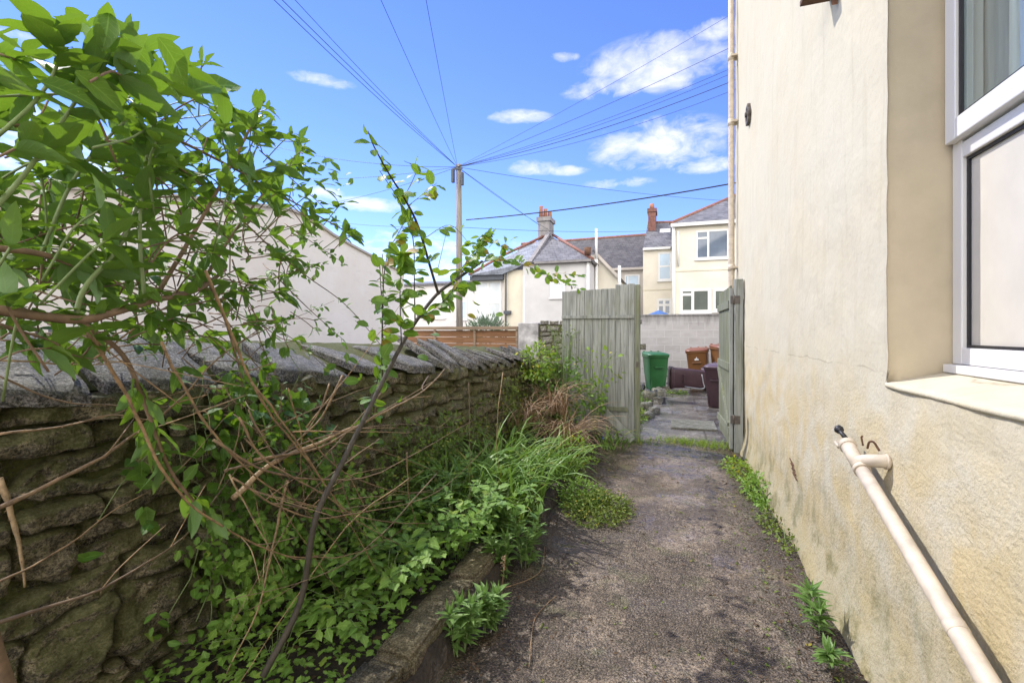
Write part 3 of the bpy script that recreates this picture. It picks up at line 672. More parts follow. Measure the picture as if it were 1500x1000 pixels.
for i in range(n):
    f = lambda y: gx1 - .012 + (.03 * (y - 6.68) / 1.24) * -1
    m.obox(((f(ys[i]) + .0), (ys[i] + ys[i + 1]) / 2, 1.07), (.011, 0, 0), (0, (ys[i + 1] - ys[i]) / 2 - .004, 0), (0, 0, 1.02 + rg.uniform(-.01, .01)))
m.build('boards', MT['gate_green'], g, bevel=.003)
for zc in (.24, 1.06, 1.86):
    m = M(); m.bar((.692, 6.68, zc), (.664, 7.92, zc), .03, .10); m.build('rail', MT['gate_green'], g, bevel=.003)
m = M(); m.bar((.686, 6.75, .30), (.66, 7.86, .98), .028, .09); m.build('brace', MT['gate_green'], g, bevel=.003)
m = M(); m.box((.688, 6.60, .03), (.724, 6.68, 2.06)); m.build('stile', MT['gate'], g, bevel=.004)
m = M(); m.box((.735, 6.56, -.05), (.838, 6.65, 2.17)); m.build('gate_post', MT['gate'], g, bevel=.005)
for zc in (.36, 1.86):
    m = M(); m.box((.69, 6.552, zc), (.80, 6.559, zc + .10)); m.tube([(.729, 6.553, zc - .01), (.729, 6.553, zc + .11)], .009, 8); m.build('hinge', MT['iron'], g)
a, b = P(872, 588, Y=6.68), P(927, 650, Y=6.6); b.z = max(b.z, .05)
m = M(); m.bar(a, b, .025, .10, (1, 0, .8)); tag(m.build('loose_plank', MT['gate'], bevel=.003), 'loose grey plank leaning on the foot of the closed gate', 'plank')
rng = random.Random(11)
# ------------------------------------------------------------------ lane behind the gate
m = M(); WY = 15.1
m.box((-1.2, WY, -.1), (1.78, WY + .22, 2.0)); m.box((1.782, WY, -.1), (9, WY + .22, 2.14))
for k in range(14): m.box((-1.19 + k * .44, WY - .02, 2.003 + (.14 if k > 6 else 0)), (-1.19 + k * .44 + .43, WY + .24, 2.05 + (.14 if k > 6 else 0)))
bw = m.build('block_wall', MT['block']); tag(bw, 'pale painted block wall along the far side of the lane behind the bins', 'wall')
t = thing('rough_wall', (-2, 11.2, 0), 'short rough grey stone wall with a white pier between brown fence and closed gate', 'wall')
m = M(); m.box((-3.1, 11.32, -.1), (-.8, 11.6, 1.70)); m.build('mortar_core', MT['mortar'], t)
m = M(); z = 0
while z < 1.68:
    h = rng.uniform(.1, .2); x = -3.08
    while x < -.82:
        w = rng.uniform(.14, .36); sd = rng.uniform(0, 50)
        def fn(i, j, x=x, w=w, z=z, h=h, sd=sd):
            a, b = i / 3 - 1, j / 3 - 1; e = min(1, (1 - max(abs(a), abs(b))) * 3) ** .5
            return (x + w / 2 + (w / 2 - .01) * a, 11.33 - .06 * e + .03 * fbm((x + a, z + b, sd)), z + h / 2 + (h / 2 - .006) * b + .05 * fbm((x * 2 + a * w, z * 2 + b * h, 1)))
        m.grid(6, 6, fn); x += w
    z += h
m.build('stone_face', MT['rubble'], t)
m = M(); m.box((-3.62, 11.25, -.1), (-3.105, 11.62, 1.74)); m.build('pier', MT['pier'], t, bevel=.02)
t = thing('timber_fence', (-6, 11.3, 0), 'low brown timber fence with a flat cap beyond the stone wall', 'fence')
FYY = 11.35
m = M()
for k in range(9): m.box((-9.5, FYY + .0 + .004 * (k % 2), .05 + k * .168), (-3.64, FYY + .02 + .004 * (k % 2), .05 + k * .168 + .16))
m.build('boards', MT['fence'], t)
for k in range(6):
    m = M(); m.box((-9.4 + k * 1.14, FYY - .05, 0), (-9.34 + k * 1.14, FYY - .004, 1.57)); m.build('fence_post', MT['fence_cap'], t)
m = M(); m.box((-9.5, FYY - .09, 1.572), (-3.63, FYY + .07, 1.655)); m.build('cap_rail', MT['fence_cap'], t, bevel=.006)
# bins
def wheelie(name, loc, rz, body, lid, label, sc=1.0, tilt=None, emblem=False):
    r = thing(name, (0, 0, 0), label, 'wheelie bin', 'wheelie bins in the lane')
    m = M(); secs = [(.0, .20, .19), (.06, .215, .21), (.55, .255, .285), (.94, .275, .335), (.945, .295, .355), (1.0, .295, .355)]
    vs = []; n = 20
    def rr(hx, hy, k):
        a = 2 * PI * (k + .5) / n; c, s_ = math.cos(a), math.sin(a); p = 9
        q = (abs(c) ** p + abs(s_) ** p) ** (-1 / p); return hx * c * q, hy * s_ * q
    for z, hx, hy in secs:
        for k in range(n):
            x, y = rr(hx, hy, k); vs.append((x, y + (z - .5) * .03, z))
    fs = [(i * n + k, i * n + (k + 1) % n, (i + 1) * n + (k + 1) % n, (i + 1) * n + k) for i in range(len(secs) - 1) for k in range(n)] + [tuple(reversed(range(n)))]
    m.add(vs, fs, True); m.box((-.12, -.335, .66), (.12, -.30, .70)); m.box((-.2, -.245, .1), (-.17, -.215, .5)); m.box((.17, -.245, .1), (.2, -.215, .5))
    m.build('body', body, r, bevel=.008, angle=60)
    m = M(); secs = [(1.002, .30, .365), (1.03, .305, .37), (1.055, .28, .34), (1.075, .18, .22)]; vs = []
    for z, hx, hy in secs:
        for k in range(n):
            x, y = rr(hx, hy, k); vs.append((x, y + .015, z + .02 * (y / .37)))
    fs = [(i * n + k, i * n + (k + 1) % n, (i + 1) * n + (k + 1) % n, (i + 1) * n + k) for i in range(len(secs) - 1) for k in range(n)] + [tuple(range(3 * n, 4 * n)), tuple(reversed(range(n)))]
    m.add(vs, fs, True)
    for sx in (-.2, 0, .2): m.box((sx - .02, .34, 1.0), (sx + .02, .42, 1.10))
    m.build('lid', lid, r, bevel=.006, angle=60)
    m = M(); m.tube([(-.24, .42, 1.02), (.24, .42, 1.02)], .016, 10); m.box((-.22, .34, .99), (-.19, .43, 1.03)); m.box((.19, .34, .99), (.22, .43, 1.03)); m.build('handle', lid, r)
    for sx in (-1, 1):
        m = M(); m.tube([(sx * .235, .23, .1), (sx * .25, .23, .1), (sx * .285, .23, .1), (sx * .29, .23, .1)], [.08, .1, .1, .085], 20); m.build('wheel', MT['black'], r)
    m = M(); m.tube([(-.235, .23, .1), (.235, .23, .1)], .012, 8); m.build('axle', MT['iron'], r)
    if emblem:
        m = M(); zc = .78; yf = -.327
        m.box((-.055, yf, zc - .035), (.055, yf + .03, zc - .015)); m.box((-.05, yf, zc - .01), (.05, yf + .03, zc + .008))
        m.slab([(-.02, yf, zc + .01), (.02, yf, zc + .01), (0, yf, zc + .065)], .01); m.build('emblem', MT['white_mark'], r)
    r.location = loc; r.rotation_euler = tilt if tilt else (0, 0, rz); r.scale = (sc,) * 3
    return r
wheelie('wheelie_bin', (-.42, 12.95, -.03), .35, MT['bin_green'], MT['bin_green'], 'green wheelie bin standing upright against the pale block wall', sc=.95)
p = P(1024, 541, Y=14.3)
wheelie('wheelie_bin', (p.x + .02, 14.25, .0), -.12, MT['bin_brown'], MT['bin_rust'], 'orange brown wheelie bin with white emblem leaning behind the toppled bins', tilt=(0.0, -.07, -.15), emblem=True)
wheelie('wheelie_bin', (1.32, 13.9, .1), .3, MT['bin_brown'], MT['bin_rust'], 'brown wheelie bin with only its edge showing beside the open gate')
p = P(1004, 573, z=0)
wheelie('wheelie_bin', (p.x + .60, p.y + .25, .31), 0, MT['bin_maroon'], MT['bin_maroon'], 'maroon wheelie bin lying on its side next to the green bin', tilt=(-.0, -PI / 2 + .02, .06), sc=.95)
wheelie('wheelie_bin', (.86, 13.35, .02), 0, MT['bin_maroon'], MT['bin_purple'], 'dark maroon bin squeezed between the lying bin and brown bin', sc=.52)
wheelie('wheelie_bin', (.90, 10.6, -.02), -.35, MT['bin_maroon'], MT['bin_purple'], 'maroon wheelie bin with a purplish lid standing nearest the open gate', sc=.82)
m = M(); pts = [P(1003, 566, Y=12.7), P(1030, 569, Y=12.7), P(1030, 560, Y=12.7), P(1028, 548, Y=12.7)]; m.tube(spline(pts, 4), .012, 6); m.build('metal_rod', MT['steel'])
tag(bpy.data.objects['metal_rod'], 'bent thin metal rod propped against the lying maroon bin', 'rod')
# drain slab and rubble edging
GRASSY = 1
a, b = P(985, 612, z=.0), P(1042, 625, z=.0)
m = M(); m.box((-.02, 7.95, -.02), (.66, 8.72, .012)); tag(m.build('drain_cover', MT['rubble'], bevel=.006), 'flat rectangular concrete drain cover set in the lane', 'drain cover')
lb = ['largest pale rubble stone edging the lane behind the gate post', 'pale rubble stone tipped on end behind the gate post']
for i, (px, py, w, h) in enumerate(((946, 600, .24, .2), (953, 588, .34, .34), (962, 582, .28, .28), (969, 578, .2, .2), (957, 606, .2, .15), (966, 590, .22, .16), (975, 573, .26, .17), (948, 612, .26, .12))):
    p = P(px, py, z=0); w *= .75; h *= .7; o = roughblock('rubble_stone', (p.x - w / 2, p.y - w / 2, -.04), (p.x + w / 2, p.y + w / 2 + .1, h), MT['rubble'], rng, amp=.05, yaw=rng.uniform(-.6, .6))
    tag(o, 'broken pale rubble stone in the loose edging left of the lane', 'stone', 'pale rubble stones edging the lane')
m = M(); p = P(966, 456, Y=19.2)
apex = P(965, 454, Y=19); ex = 1.0; ez = apex.z - .42
ring_ = [(apex.x + ex * math.cos(a * PI / 4 + .2), 19 + ex * math.sin(a * PI / 4 + .2), ez) for a in range(8)]
vs = [tuple(apex)] + ring_ + [(x, y, ez - .08) for x, y, _ in ring_]
m.add(vs, [(0, 1 + k, 1 + (k + 1) % 8) for k in range(8)] + [(1 + k, 9 + k, 9 + (k + 1) % 8, 1 + (k + 1) % 8) for k in range(8)])
t = thing('parasol', (apex.x, 19, 0), 'blue garden parasol peeping over the pale block wall', 'parasol'); m.build('canopy', MT['blue_cloth'], t)
m = M(); m.tube([(apex.x, 19, 0), (apex.x, 19, apex.z + .06)], .02, 8); m.build('parasol_pole', MT['steel'], t)
# ------------------------------------------------------------------ distant houses
def fwin(h, Yp, r, panes, mat, mull=(), trans=(), depth=.08, fw=.06, sill=True):
    "window on a wall facing the camera side: px rectangle r=(x0,y0,x1,y1)"
    a, b = P(r[0], r[3], Y=Yp), P(r[2], r[1], Y=Yp); x0, x1, z0, z1 = a.x, b.x, a.z, b.z
    m = M(); y0, y1 = Yp - .03, Yp - .003
    for lo, hi in (((x0, y0, z0), (x0 + fw, y1, z1)), ((x1 - fw, y0, z0), (x1, y1, z1)), ((x0 + fw, y0, z0), (x1 - fw, y1, z0 + fw)), ((x0 + fw, y0, z1 - fw), (x1 - fw, y1, z1))): m.box(lo, hi)
    for t_ in mull: x = x0 + (x1 - x0) * t_; m.box((x - fw / 2, y0 - .002, z0 + fw), (x + fw / 2, y1, z1 - fw))
    for (xa, xb, t_) in trans: z = z0 + (z1 - z0) * t_; m.box((x0 + (x1 - x0) * xa + fw * .5, y0 + .003, z - fw / 2), (x0 + (x1 - x0) * xb - fw * .5, y1, z + fw / 2))
    if sill: m.box((x0 - .05, y0 - .06, z0 - .07), (x1 + .05, y1 + .001, z0 - .004))
    f = m.build('window', MT['trim'], h)
    m = M(); m.box((x0 + .02, Yp - .014, z0 + .02), (x1 - .02, Yp - .008, z1 - .02)); m.build('pane', mat, f)
def wbox(h, Yp, x0, x1, z1, depth, mat, z0=-.1):
    m = M(); m.box((x0, Yp, z0), (x1, Yp + depth, z1)); return m.build('wall', mat, h)
def at(px, py, Y): return P(px, py, Y=Y)
# house at the middle: grey-white wing, hipped slate roof, chimney
Y0 = 22.0
h = thing('hipped_house', (-4, 24, 0), 'grey white house with a hipped slate roof and grey chimney behind the fence', 'house')
xl, xm, xn, xr = at(684, 0, Y0).x, at(737, 0, Y0).x, at(766, 0, Y0).x, at(864, 0, Y0).x
ze = at(866, 382, Y0).z; zl_ = at(690, 401, Y0).z
wbox(h, Y0 + .35, xl, xm, zl_ - .25, 6.6, MT['white_wall']); wbox(h, Y0 + .12, xm + .003, xn, zl_ + .1, 6.85, MT['yellow_wall']); wbox(h, Y0, xn + .003, xr, ze, 7, MT['grey_wall'])
ap = V((at(805, 345, Y0 + 3.6).x, Y0 + 3.6, at(805, 345, Y0 + 3.6).z)); pc = at(776, 388, Y0 - .2); 
m = M(); m.slab([at(775, 384, Y0 - .2), at(869, 380, Y0 - .2), ap], .12); m.slab([at(869, 380, Y0 - .2), V((xr + .2, Y0 + 7.2, ze)), ap], .12); m.build('roof', MT['slate_grey'], h)
m = M(); m.slab([at(688, 403, Y0 - .1), at(735, 402, Y0 - .1), at(775, 384.5, Y0 - .1), ap + V((-.02, 0, 0))], .12); m.slab([at(688, 403, Y0 - .1), ap + V((-.02, 0, 0)), V((xl - .2, Y0 + 7.2, zl_))], .12); m.build('roof', MT['slate_blue'], h)
m = M(); m.tube([at(687, 402, Y0 - .1), at(740, 372.5, Y0 + 1.9), ap + V((-.25, 0, .02))], .07, 6); m.tube([ap + V((.2, 0, .02)), at(868, 379, Y0 - .2)], .08, 6); m.build('ridge_tiles', MT['ridge'], h)
m = M(); m.bar(ap + V((0, -.1, .1)), pc + V((0, 0, .1)), .2, .14); m.build('verge_parapet', MT['chimney_grey'], h)
cz0 = ap.z - .5; c0 = at(799, 340, Y0 + 3.8)
m = M(); m.box((c0.x - .34, Y0 + 3.5, cz0), (c0.x + .30, Y0 + 4.5, c0.z + .55)); m.box((c0.x - .42, Y0 + 3.42, c0.z + .553), (c0.x + .38, Y0 + 4.58, c0.z + .78)); ch = m.build('chimney', MT['chimney_grey'], h)
for k, hh in ((-.2, .62), (.0, .5), (.2, .4)):
    m = M(); b0 = V((c0.x + k, Y0 + 3.8 + k, c0.z + .78)); m.tube([b0, b0 + V((0, 0, hh * .8)), b0 + V((0, 0, hh))], [.13, .10, .12], 10); m.build('chimney_pot', MT['pot'], ch)
q = at(864, 365, Y0 - .1); m = M(); m.tube([q + V((-.1, 0, -.25)), q + V((-.1, 0, .08))], [.14, .17], 10); m.build('finial_pot', MT['rust'], h)
fwin(h, Y0, (806, 412, 828, 436), 1, MT['pane_white'], (), (), fw=.1)
fwin(h, Y0 + .35, (696, 411, 735, 470), 2, MT['pane_white'], (.5,), ((0, 1, .45),), fw=.1)
m = M(); a, b = at(688, 411, Y0), at(737, 402, Y0); m.box((a.x, Y0 + .02, a.z), (b.x - .01, Y0 + .34, b.z)); m.build('fascia', MT['fascia'], h)
m = M(); a = at(741, 400, Y0); m.tube([(a.x, Y0 - .02, a.z), (a.x, Y0 - .02, 0)], .05, 8); c = at(741, 457, Y0); m.box((c.x - .09, Y0 - .1, c.z - .1), (c.x + .25, Y0 + .1, c.z + .06)); m.build('downpipe', MT['fascia'], h)
m = M(); a = at(861.5, 384, Y0); m.tube([(a.x, Y0 - .05, a.z), (a.x, Y0 - .05, 0)], .075, 8); m.build('downpipe', MT['trim'], h); m = M(); m.box((at(766, 0, Y0).x, Y0 - .015, 0), (at(769, 0, Y0).x, Y0 - .003, ze - .55)); m.build('corner_trim', MT['trim'], h)
m = M(); a = at(783, 383, Y0 - .2); b = at(866, 381, Y0 - .2); m.box((a.x, Y0 - .26, a.z - .12), (b.x, Y0 - .15, a.z - .01)); m.build('gutter', MT['chimney_grey'], h)
# lean-to wing right of it
Y1 = 23.6
h = thing('lean_to_house', (-1.5, 25, 0), 'small cream house wing with a sloping verge and white flue pipe', 'house')
x0, x1 = at(866, 0, Y1).x, at(905, 0, Y1).x
p0, p1, p2, p3 = at(866, 373, Y1), at(876, 373, Y1), at(906, 407, Y1), at(906, 470, Y1)
m = M(); m.slab([V((x0, Y1, -.1)), V((p2.x, Y1, -.1)), p2, p1, V((x0, Y1, p1.z))], 4); m.build('wall', MT['cream_far'], h)
m = M(); m.slab([p1 + V((-.2, -.15, .24)), p2 + V((.12, -.15, -.0)), p2 + V((.12, 4, 0)), p1 + V((-.2, 4, .24))], .1); m.build('roof', MT['slate_old'], h)
m = M(); m.bar(p1 + V((-.1, -.17, .06)), p2 + V((.1, -.17, -.08)), .04, .14); m.build('verge_board', MT['beige_wall'], h)
a, b = at(873.5, 335, Y1 - .3), at(873.5, 380, Y1 - .3); m = M(); m.tube([a, b], .06, 10); m.tube([b, V((b.x, b.y, 0))], .075, 10); m.build('flue_pipe', MT['trim'], h)
a = at(907.5, 389, Y1 - .3); m = M(); m.tube([a, V((a.x, a.y, 0))], .07, 8); m.build('vent_pipe', MT['trim'], h)
# long slate roof behind
Y2 = 31.0
h = thing('terrace_house', (-2, 33, 0), 'beige terrace house behind with a long dark slate roof', 'house')
xa, xb = at(825, 0, Y2).x, at(944, 0, Y2).x; zE = at(925, 392, Y2).z
wbox(h, Y2, xa - 4, xb, zE, 6, MT['beige_wall'])
rl, rr_ = at(835, 356, Y2 + 3.5), at(946, 344, Y2 + 3.5); rl = V((xa - 4, rl.y, rr_.z - .1)); rr_ = V((xb + .02, rr_.y, rr_.z))
m = M(); m.slab([V((xa - 4, Y2 - .2, zE - .02)), V((xb, Y2 - .2, zE - .02)), rr_, rl], .12); m.slab([rl, rr_, V((xb, Y2 + 7, zE)), V((xa - 4, Y2 + 7, zE))], .12); m.build('roof', MT['slate_old'], h)
m = M(); m.tube([rl, rr_], .1, 6); m.build('ridge_tiles', MT['ridge'], h)
m = M(); m.box((xa - 4, Y2 - .28, zE - .16), (xb, Y2 - .1, zE - .02)); m.build('gutter', MT['beige_wall'], h)
fwin(h, Y2, (915, 402, 937, 420), 1, MT['pane_blue'], (.22,), (), fw=.08)
# cream house on the right
Y3 = 25.0
h = thing('cream_house', (2, 27, 0), 'cream two storey house with white windows and slate roof above the block wall', 'house')
x0, xj, x1 = at(942, 0, Y3 + 1.4).x, at(984, 0, Y3).x, 7.5
zR = at(1000, 328, Y3).z; zL = at(960, 363, Y3 + 1.4).z
wbox(h, Y3 + 1.4, x0, xj + 1, zL, 6, MT['cream_far']); wbox(h, Y3, xj, x1, zR, 7.2, MT['cream_far'])
A_ = [at(942, 364, Y3 + 1.25), at(990, 361, Y3 + 1.25)]; r0, r1 = at(949, 326.5, Y3 + 4.2), at(992, 325, Y3 + 4.2)
m = M(); m.slab([A_[0], A_[1], r1, r0], .12); m.slab([r0, r1, V((xj + .5, Y3 + 7.4, zL)), V((x0 - .1, Y3 + 7.4, zL))], .12); m.build('roof', MT['slate_grey'], h)
e0, e1, hp = at(982, 327.5, Y3 - .2), V((x1 + .2, Y3 - .2, zR + .05)), at(1085, 283, Y3 + 4.5)
m = M(); m.slab([e0, e1, V((5.2, hp.y, hp.z)), hp], .12); m.slab([e0, hp, V((e0.x, Y3 + 7.5, e0.z))], .12); m.build('roof', MT['slate_grey'], h)
m = M(); m.tube([e0, hp], .09, 6); m.tube([hp, V((5.2, hp.y, hp.z))], .09, 6); m.tube([r0, r1], .08, 6); m.build('ridge_tiles', MT['ridge'], h)
m = M(); m.box((xj - .05, Y3 - .26, zR - .16), (x1, Y3 - .12, zR)); m.box((x0, Y3 + 1.2, zL - .12), (xj - .06, Y3 + 1.32, zL)); m.build('gutter', MT['trim'], h)
m = M(); m.tube([(xj + .1, Y3 - .08, zR - .1), (xj + .1, Y3 - .08, 0)], .07, 8); m.build('downpipe', MT['trim'], h); m = M(); a, b = at(993.5, 339, Y3), at(993.5, 390, Y3); m.tube([(a.x, Y3 - .06, a.z), (b.x, Y3 - .06, b.z)], .05, 8); m.build('downpipe', MT['trim'], h)
a = at(985, 397, Y3); m = M(); m.box((xj + .18, Y3 - .03, a.z - .04), (x1, Y3 - .003, a.z + .04)); b = at(960, 424, Y3 + 1.4); m.box((x0, Y3 + 1.37, b.z - .03), (xj - .01, Y3 + 1.397, b.z + .03)); m.build('string_course', MT['yellow_wall'], h)
cb = at(955, 340, Y3 + 3.4); ct = at(955, 300, Y3 + 3.4)
m = M(); m.box((cb.x - .2, Y3 + 3.2, cb.z - 1), (cb.x + .22, Y3 + 4.3, ct.z - .45)); m.box((cb.x - .25, Y3 + 3.15, ct.z - .447), (cb.x + .27, Y3 + 4.35, ct.z - .25)); c_ = m.build('chimney', MT['brick'], h)
for k in (.2, .75): 
    m = M(); b0 = V((cb.x, Y3 + 3.2 + k, ct.z - .25)); m.tube([b0, b0 + V((0, 0, .3))], [.14, .11], 10); m.build('chimney_pot', MT['pot'], c_)
a = at(976, 341, Y3 + 3.0); m = M(); m.obox(a, (.35, 0, 0), (0, .22, .24), (0, -.03, .03)); m.build('skylight', MT['trim'], h)
fwin(h, Y3, (1019, 335, 1068, 380), 2, MT['pane_mid'], (.38,), ((0, .38, .73),), fw=.09)
fwin(h, Y3, (996, 422, 1041, 458), 2, MT['pane_green'], (.42,), ((0, .42, .76),), fw=.13)
fwin(h, Y3, (1044, 422, 1068, 456), 1, MT['pane_green'], (), (), fw=.13)
fwin(h, Y3 + 1.4, (964, 369, 984, 411), 1, MT['pane_blue'], (), ((0, 1, .5),), fw=.09)
fwin(h, Y3 + 1.4, (962, 437, 984, 462), 1, MT['pane_mid'], (.5,), ((0, 1, .62),), fw=.12, sill=False)
# pinkish white house at the left
Y4 = 27.0
h = thing('white_house', (-12, 29, 0), 'pinkish white house half hidden behind the sapling and the utility pole', 'house')
xa, xb = at(575, 0, Y4).x, at(692, 0, Y4).x; zt = at(620, 416, Y4).z
wbox(h, Y4, xa, xb, zt, 6, MT['white_wall'])
m = M(); m.slab([V((xa - .2, Y4 - .2, zt)), V((xb + .2, Y4 - .2, zt)), V((xb + .2, Y4 + 3, zt + .5)), V((xa - .2, Y4 + 3, zt + .5))], .1); m.slab([V((xa - .2, Y4 + 3, zt + .5)), V((xb + .2, Y4 + 3, zt + .5)), V((xb + .2, Y4 + 6.2, zt)), V((xa - .2, Y4 + 6.2, zt))], .1); m.build('roof', MT['slate_grey'], h)
fwin(h, Y4, (668, 440, 684, 468), 1, MT['pane_blue'], (.5,), (), fw=.1); fwin(h, Y4, (620, 436, 652, 466), 1, MT['pane_white'], (.5,), (), fw=.1)
# cream wall with a swept top, left
XC = -6.2
prof = [(-60, 262), (30, 272), (300, 293), (419, 307), (452, 320), (486, 345), (520, 364), (592, 402)]
pts = [P(x, y, X=XC) for x, y in prof]; poly = [V((XC, pts[0].y - 3, -.1))] + [V((XC, pts[0].y - 3, pts[0].z - .2))] + pts + [V((XC, pts[-1].y, -.1))]
m = M(); m.slab(poly, -.35); t = thing('sloping_wall', (XC, 5, 0), 'tall blank cream rendered wall with a top sloping down beyond the stone wall', 'wall'); m.build('wall_face', MT['cream_wall'], t)
m = M()
for a, b in zip(pts[:-1], pts[1:]): m.bar(a + V((-.17, 0, .022)), b + V((-.17, 0, .022)), .44, .04)
m.build('wall_cap', MT['beige_wall'], t)
# conifer bush behind fence
def spraybush(name, c, r, n, mat, label, cat, L=.12, W=.05, shape=3):
    rg = random.Random(int(abs(c[0]) * 97)); t = thing(name, (c[0], c[1], 0), label, cat); m = M()
    for _ in range(n):
        d = V((rg.gauss(0, 1), rg.gauss(0, 1), rg.gauss(0, 1))).normalized(); k = rg.uniform(.35, 1) * (1 + .25 * fbm((d.x * 2, d.y * 2, d.z * 2)))
        p = V(c) + V((d.x * r[0], d.y * r[1], d.z * r[2])) * k
        m.leaf(p, d + V((0, 0, .9)) + V((rg.gauss(0, .3), rg.gauss(0, .3), 0)), V((rg.gauss(0, 1), rg.gauss(0, 1), .6)), L * rg.uniform(.6, 1.4), W, .1, .2, 2, shape)
    m.build('foliage', mat, t, attr=True)
    m = M(); m.tube([(c[0], c[1], 0), (c[0], c[1], c[2])], [.05, .02], 8); m.build('stem', MT['bark'], t)
    return t
p = P(712, 470, Y=13.2); spraybush('conifer_bush', (p.x, 13.2, 1.55), (.65, .4, .45), 900, MT['conifer'], 'soft grey green conifer bush rising behind the brown fence', 'bush', .16, .04)
# ------------------------------------------------------------------ utility pole and cables
PY = 15.6; pt = P(672, 241, Y=PY); pb = V((P(673.5, 460, Y=PY).x, PY, -.1))
t = thing('utility_pole', (pb.x, PY, 0), 'wooden utility pole with many cables fanning from its top', 'utility pole')
m = M(); m.tube([pb, pb.lerp(pt, .5), pt], [.125, .11, .09], 14); m.build('pole', MT['pole'], t)
m = M(); 
for dx, dz, w in ((-.16, -.42, .09), (.2, -.55, .07)): m.box((pt.x + dx - w / 2, PY - .2, pt.z + dz - .25), (pt.x + dx + w / 2, PY - .08, pt.z + dz + .2))
m.box((pt.x - .2, PY - .13, pt.z - .22), (pt.x + .2, PY - .10, pt.z - .16)); m.build('junction_box', MT['fascia'], t)
for zz in (3.2, 3.9, 4.6, 5.3): 
    m = M(); m.tube([(pb.x - .18, PY, zz), (pb.x + .18, PY, zz)], .012, 6); m.build('climbing_step', MT['steel'], t)
def cable(px, py, tt, sag, r, label, start=None, n=24):
    r *= .78
    a = start or (pt + V((0, -.1, -.12))); b = P(px, py, t=tt)
    m = M(); m.tube([a.lerp(b, i / n) - V((0, 0, sag * 4 * (i / n) * (1 - i / n))) for i in range(n + 1)], r, 5)
    tag(m.build('overhead_cable', MT['cable']), label, 'cable', 'overhead cables from the utility pole')
g_ = 'black cable from the pole top up over the big shrub, '
cable(345, -55, 8, .12, .009, g_ + 'lowest of three'); cable(355, -58, 8, .08, .009, g_ + 'middle of three'); cable(388, -48, 8, .1, .007, g_ + 'uppermost of three')
cable(532, -58, 8, .05, .007, 'thin cable from the pole top to the top edge, left of the steep pair'); cable(614, -55, 8, .05, .007, 'steepest thin cable running from the pole top to the top edge')
for py, r, sag, w in ((10, .007, .1, 'highest thin cable'), (60, .009, .12, 'second highest cable'), (92, .008, .2, 'third cable'), (100, .008, .22, 'fourth cable'), (112, .013, .24, 'thick fifth cable'), (126, .008, .3, 'lowest cable of the fan')):
    cable(1090, py, 14, sag, r, w + ' from the pole top to behind the downpipe')
cable(1100, 296, 24, .2, .010, 'faint cable sagging from the pole top down to the right house roof'); 
cable(790, 330, 26, .0, .010, 'faint cable from the pole top to the grey chimney', None); cable(806, 338, 26, .1, .010, 'faint cable from the pole top to the hipped house roof')
cable(400, 214, 22, .25, .010, 'faint cable from the pole top running level to the left'); cable(440, 262, 24, .15, .010, 'faint cable from the pole top behind the sapling leaves'); cable(470, 300, 25, .15, .010, 'faint cable dipping from the pole top to the cream wall')
cable(1110, 262, 13, .12, .026, 'thick doubled black cable from halfway down the pole to the right', P(683, 322, Y=PY))
cable(1000, 336, 27, .15, .010, 'faint level cable crossing right from the middle of the pole', P(676, 333, Y=PY)); cable(480, 324, 24, .1, .010, 'faint level cable crossing left from the middle of the pole', P(672, 333, Y=PY))
rng = random.Random(21)
def R3(r, s=1): return V((r.gauss(0, s), r.gauss(0, s), r.gauss(0, s)))
# ------------------------------------------------------------------ large left shrub
def inpoly(x, y, poly):
    c = False; n = len(poly)
    for i in range(n):
        (x0, y0), (x1, y1) = poly[i], poly[i - 1]
        if (y0 > y) != (y1 > y) and x < (x1 - x0) * (y - y0) / (y1 - y0) + x0: c = not c
    return c
SX = lambda px: -1.35 - .0003 * (px - 100)
t = thing('leafy_shrub', (-1.75, 1.2, .1), 'large leafy green shrub arching over the stone wall at the left edge', 'shrub')
lf = M(); st = M(); gs = M()
def stem(pts, r0, r1, X, mm, n=6):
    q = [P(x, y, X=X + (dx if len(e) else 0)) for (x, y, *e) in pts for dx in [e[0] if e else 0]]
    q = spline(q, n); N = len(q); mm.tube(q, [r0 + (r1 - r0) * i / (N - 1) for i in range(N)], 8); return q
def whorl(p, d, r, k, L, spread=.9, W=.42, curl=.3):
    d = V(d).normalized(); u = d.orthogonal().normalized(); w = d.cross(u); a0 = r.uniform(0, 6)
    for i in range(k):
        a = a0 + 2.4 * i; s = spread * r.uniform(.7, 1.3)
        o = (d + (u * math.cos(a) + w * math.sin(a)) * s).normalized(); l = L * r.uniform(.65, 1.15)
        nrm = (V((-.35, .1, 1)) + d * .5 + R3(r, .28)).normalized()
        lf.leaf(p - d * .02 * i * .3, o + V((0, 0, -.1)), nrm, l, l * W * r.uniform(.85, 1.1), curl * r.uniform(.3, 1.6), .28, 8, 0)
tk = M()
main = stem([(-140, 440), (-40, 449), (110, 468), (165, 458), (225, 440), (290, 424, -.1), (330, 395, -.2)], .013, .006, -1.35, tk)
base = [V((-1.6, .9, .1)), V((-1.62, .75, .6)), V((-1.5, .62, 1.1)), main[0]]
tk.tube(spline(base, 6), .017, 8); tk.build('trunk', MT['bark'], t)
stems = []
shrub_root = t
def bstem(pts, r0, r1, X, mm, n=6):
    b = M(); q = stem(pts, r0, r1, X, b, n); b.build('branch', MT['green_stem'] if mm is gs else MT['bark'], shrub_root); return q
stems.append(bstem([(110, 466), (125, 420), (175, 360), (210, 280), (238, 190, .05)], .0065, .004, -1.36, gs))
stems.append(bstem([(212, 440), (205, 350), (210, 260), (228, 170, .06)], .005, .0035, -1.32, gs))
stems.append(bstem([(225, 440), (290, 330), (345, 230), (385, 150)], .008, .004, -1.6, st))
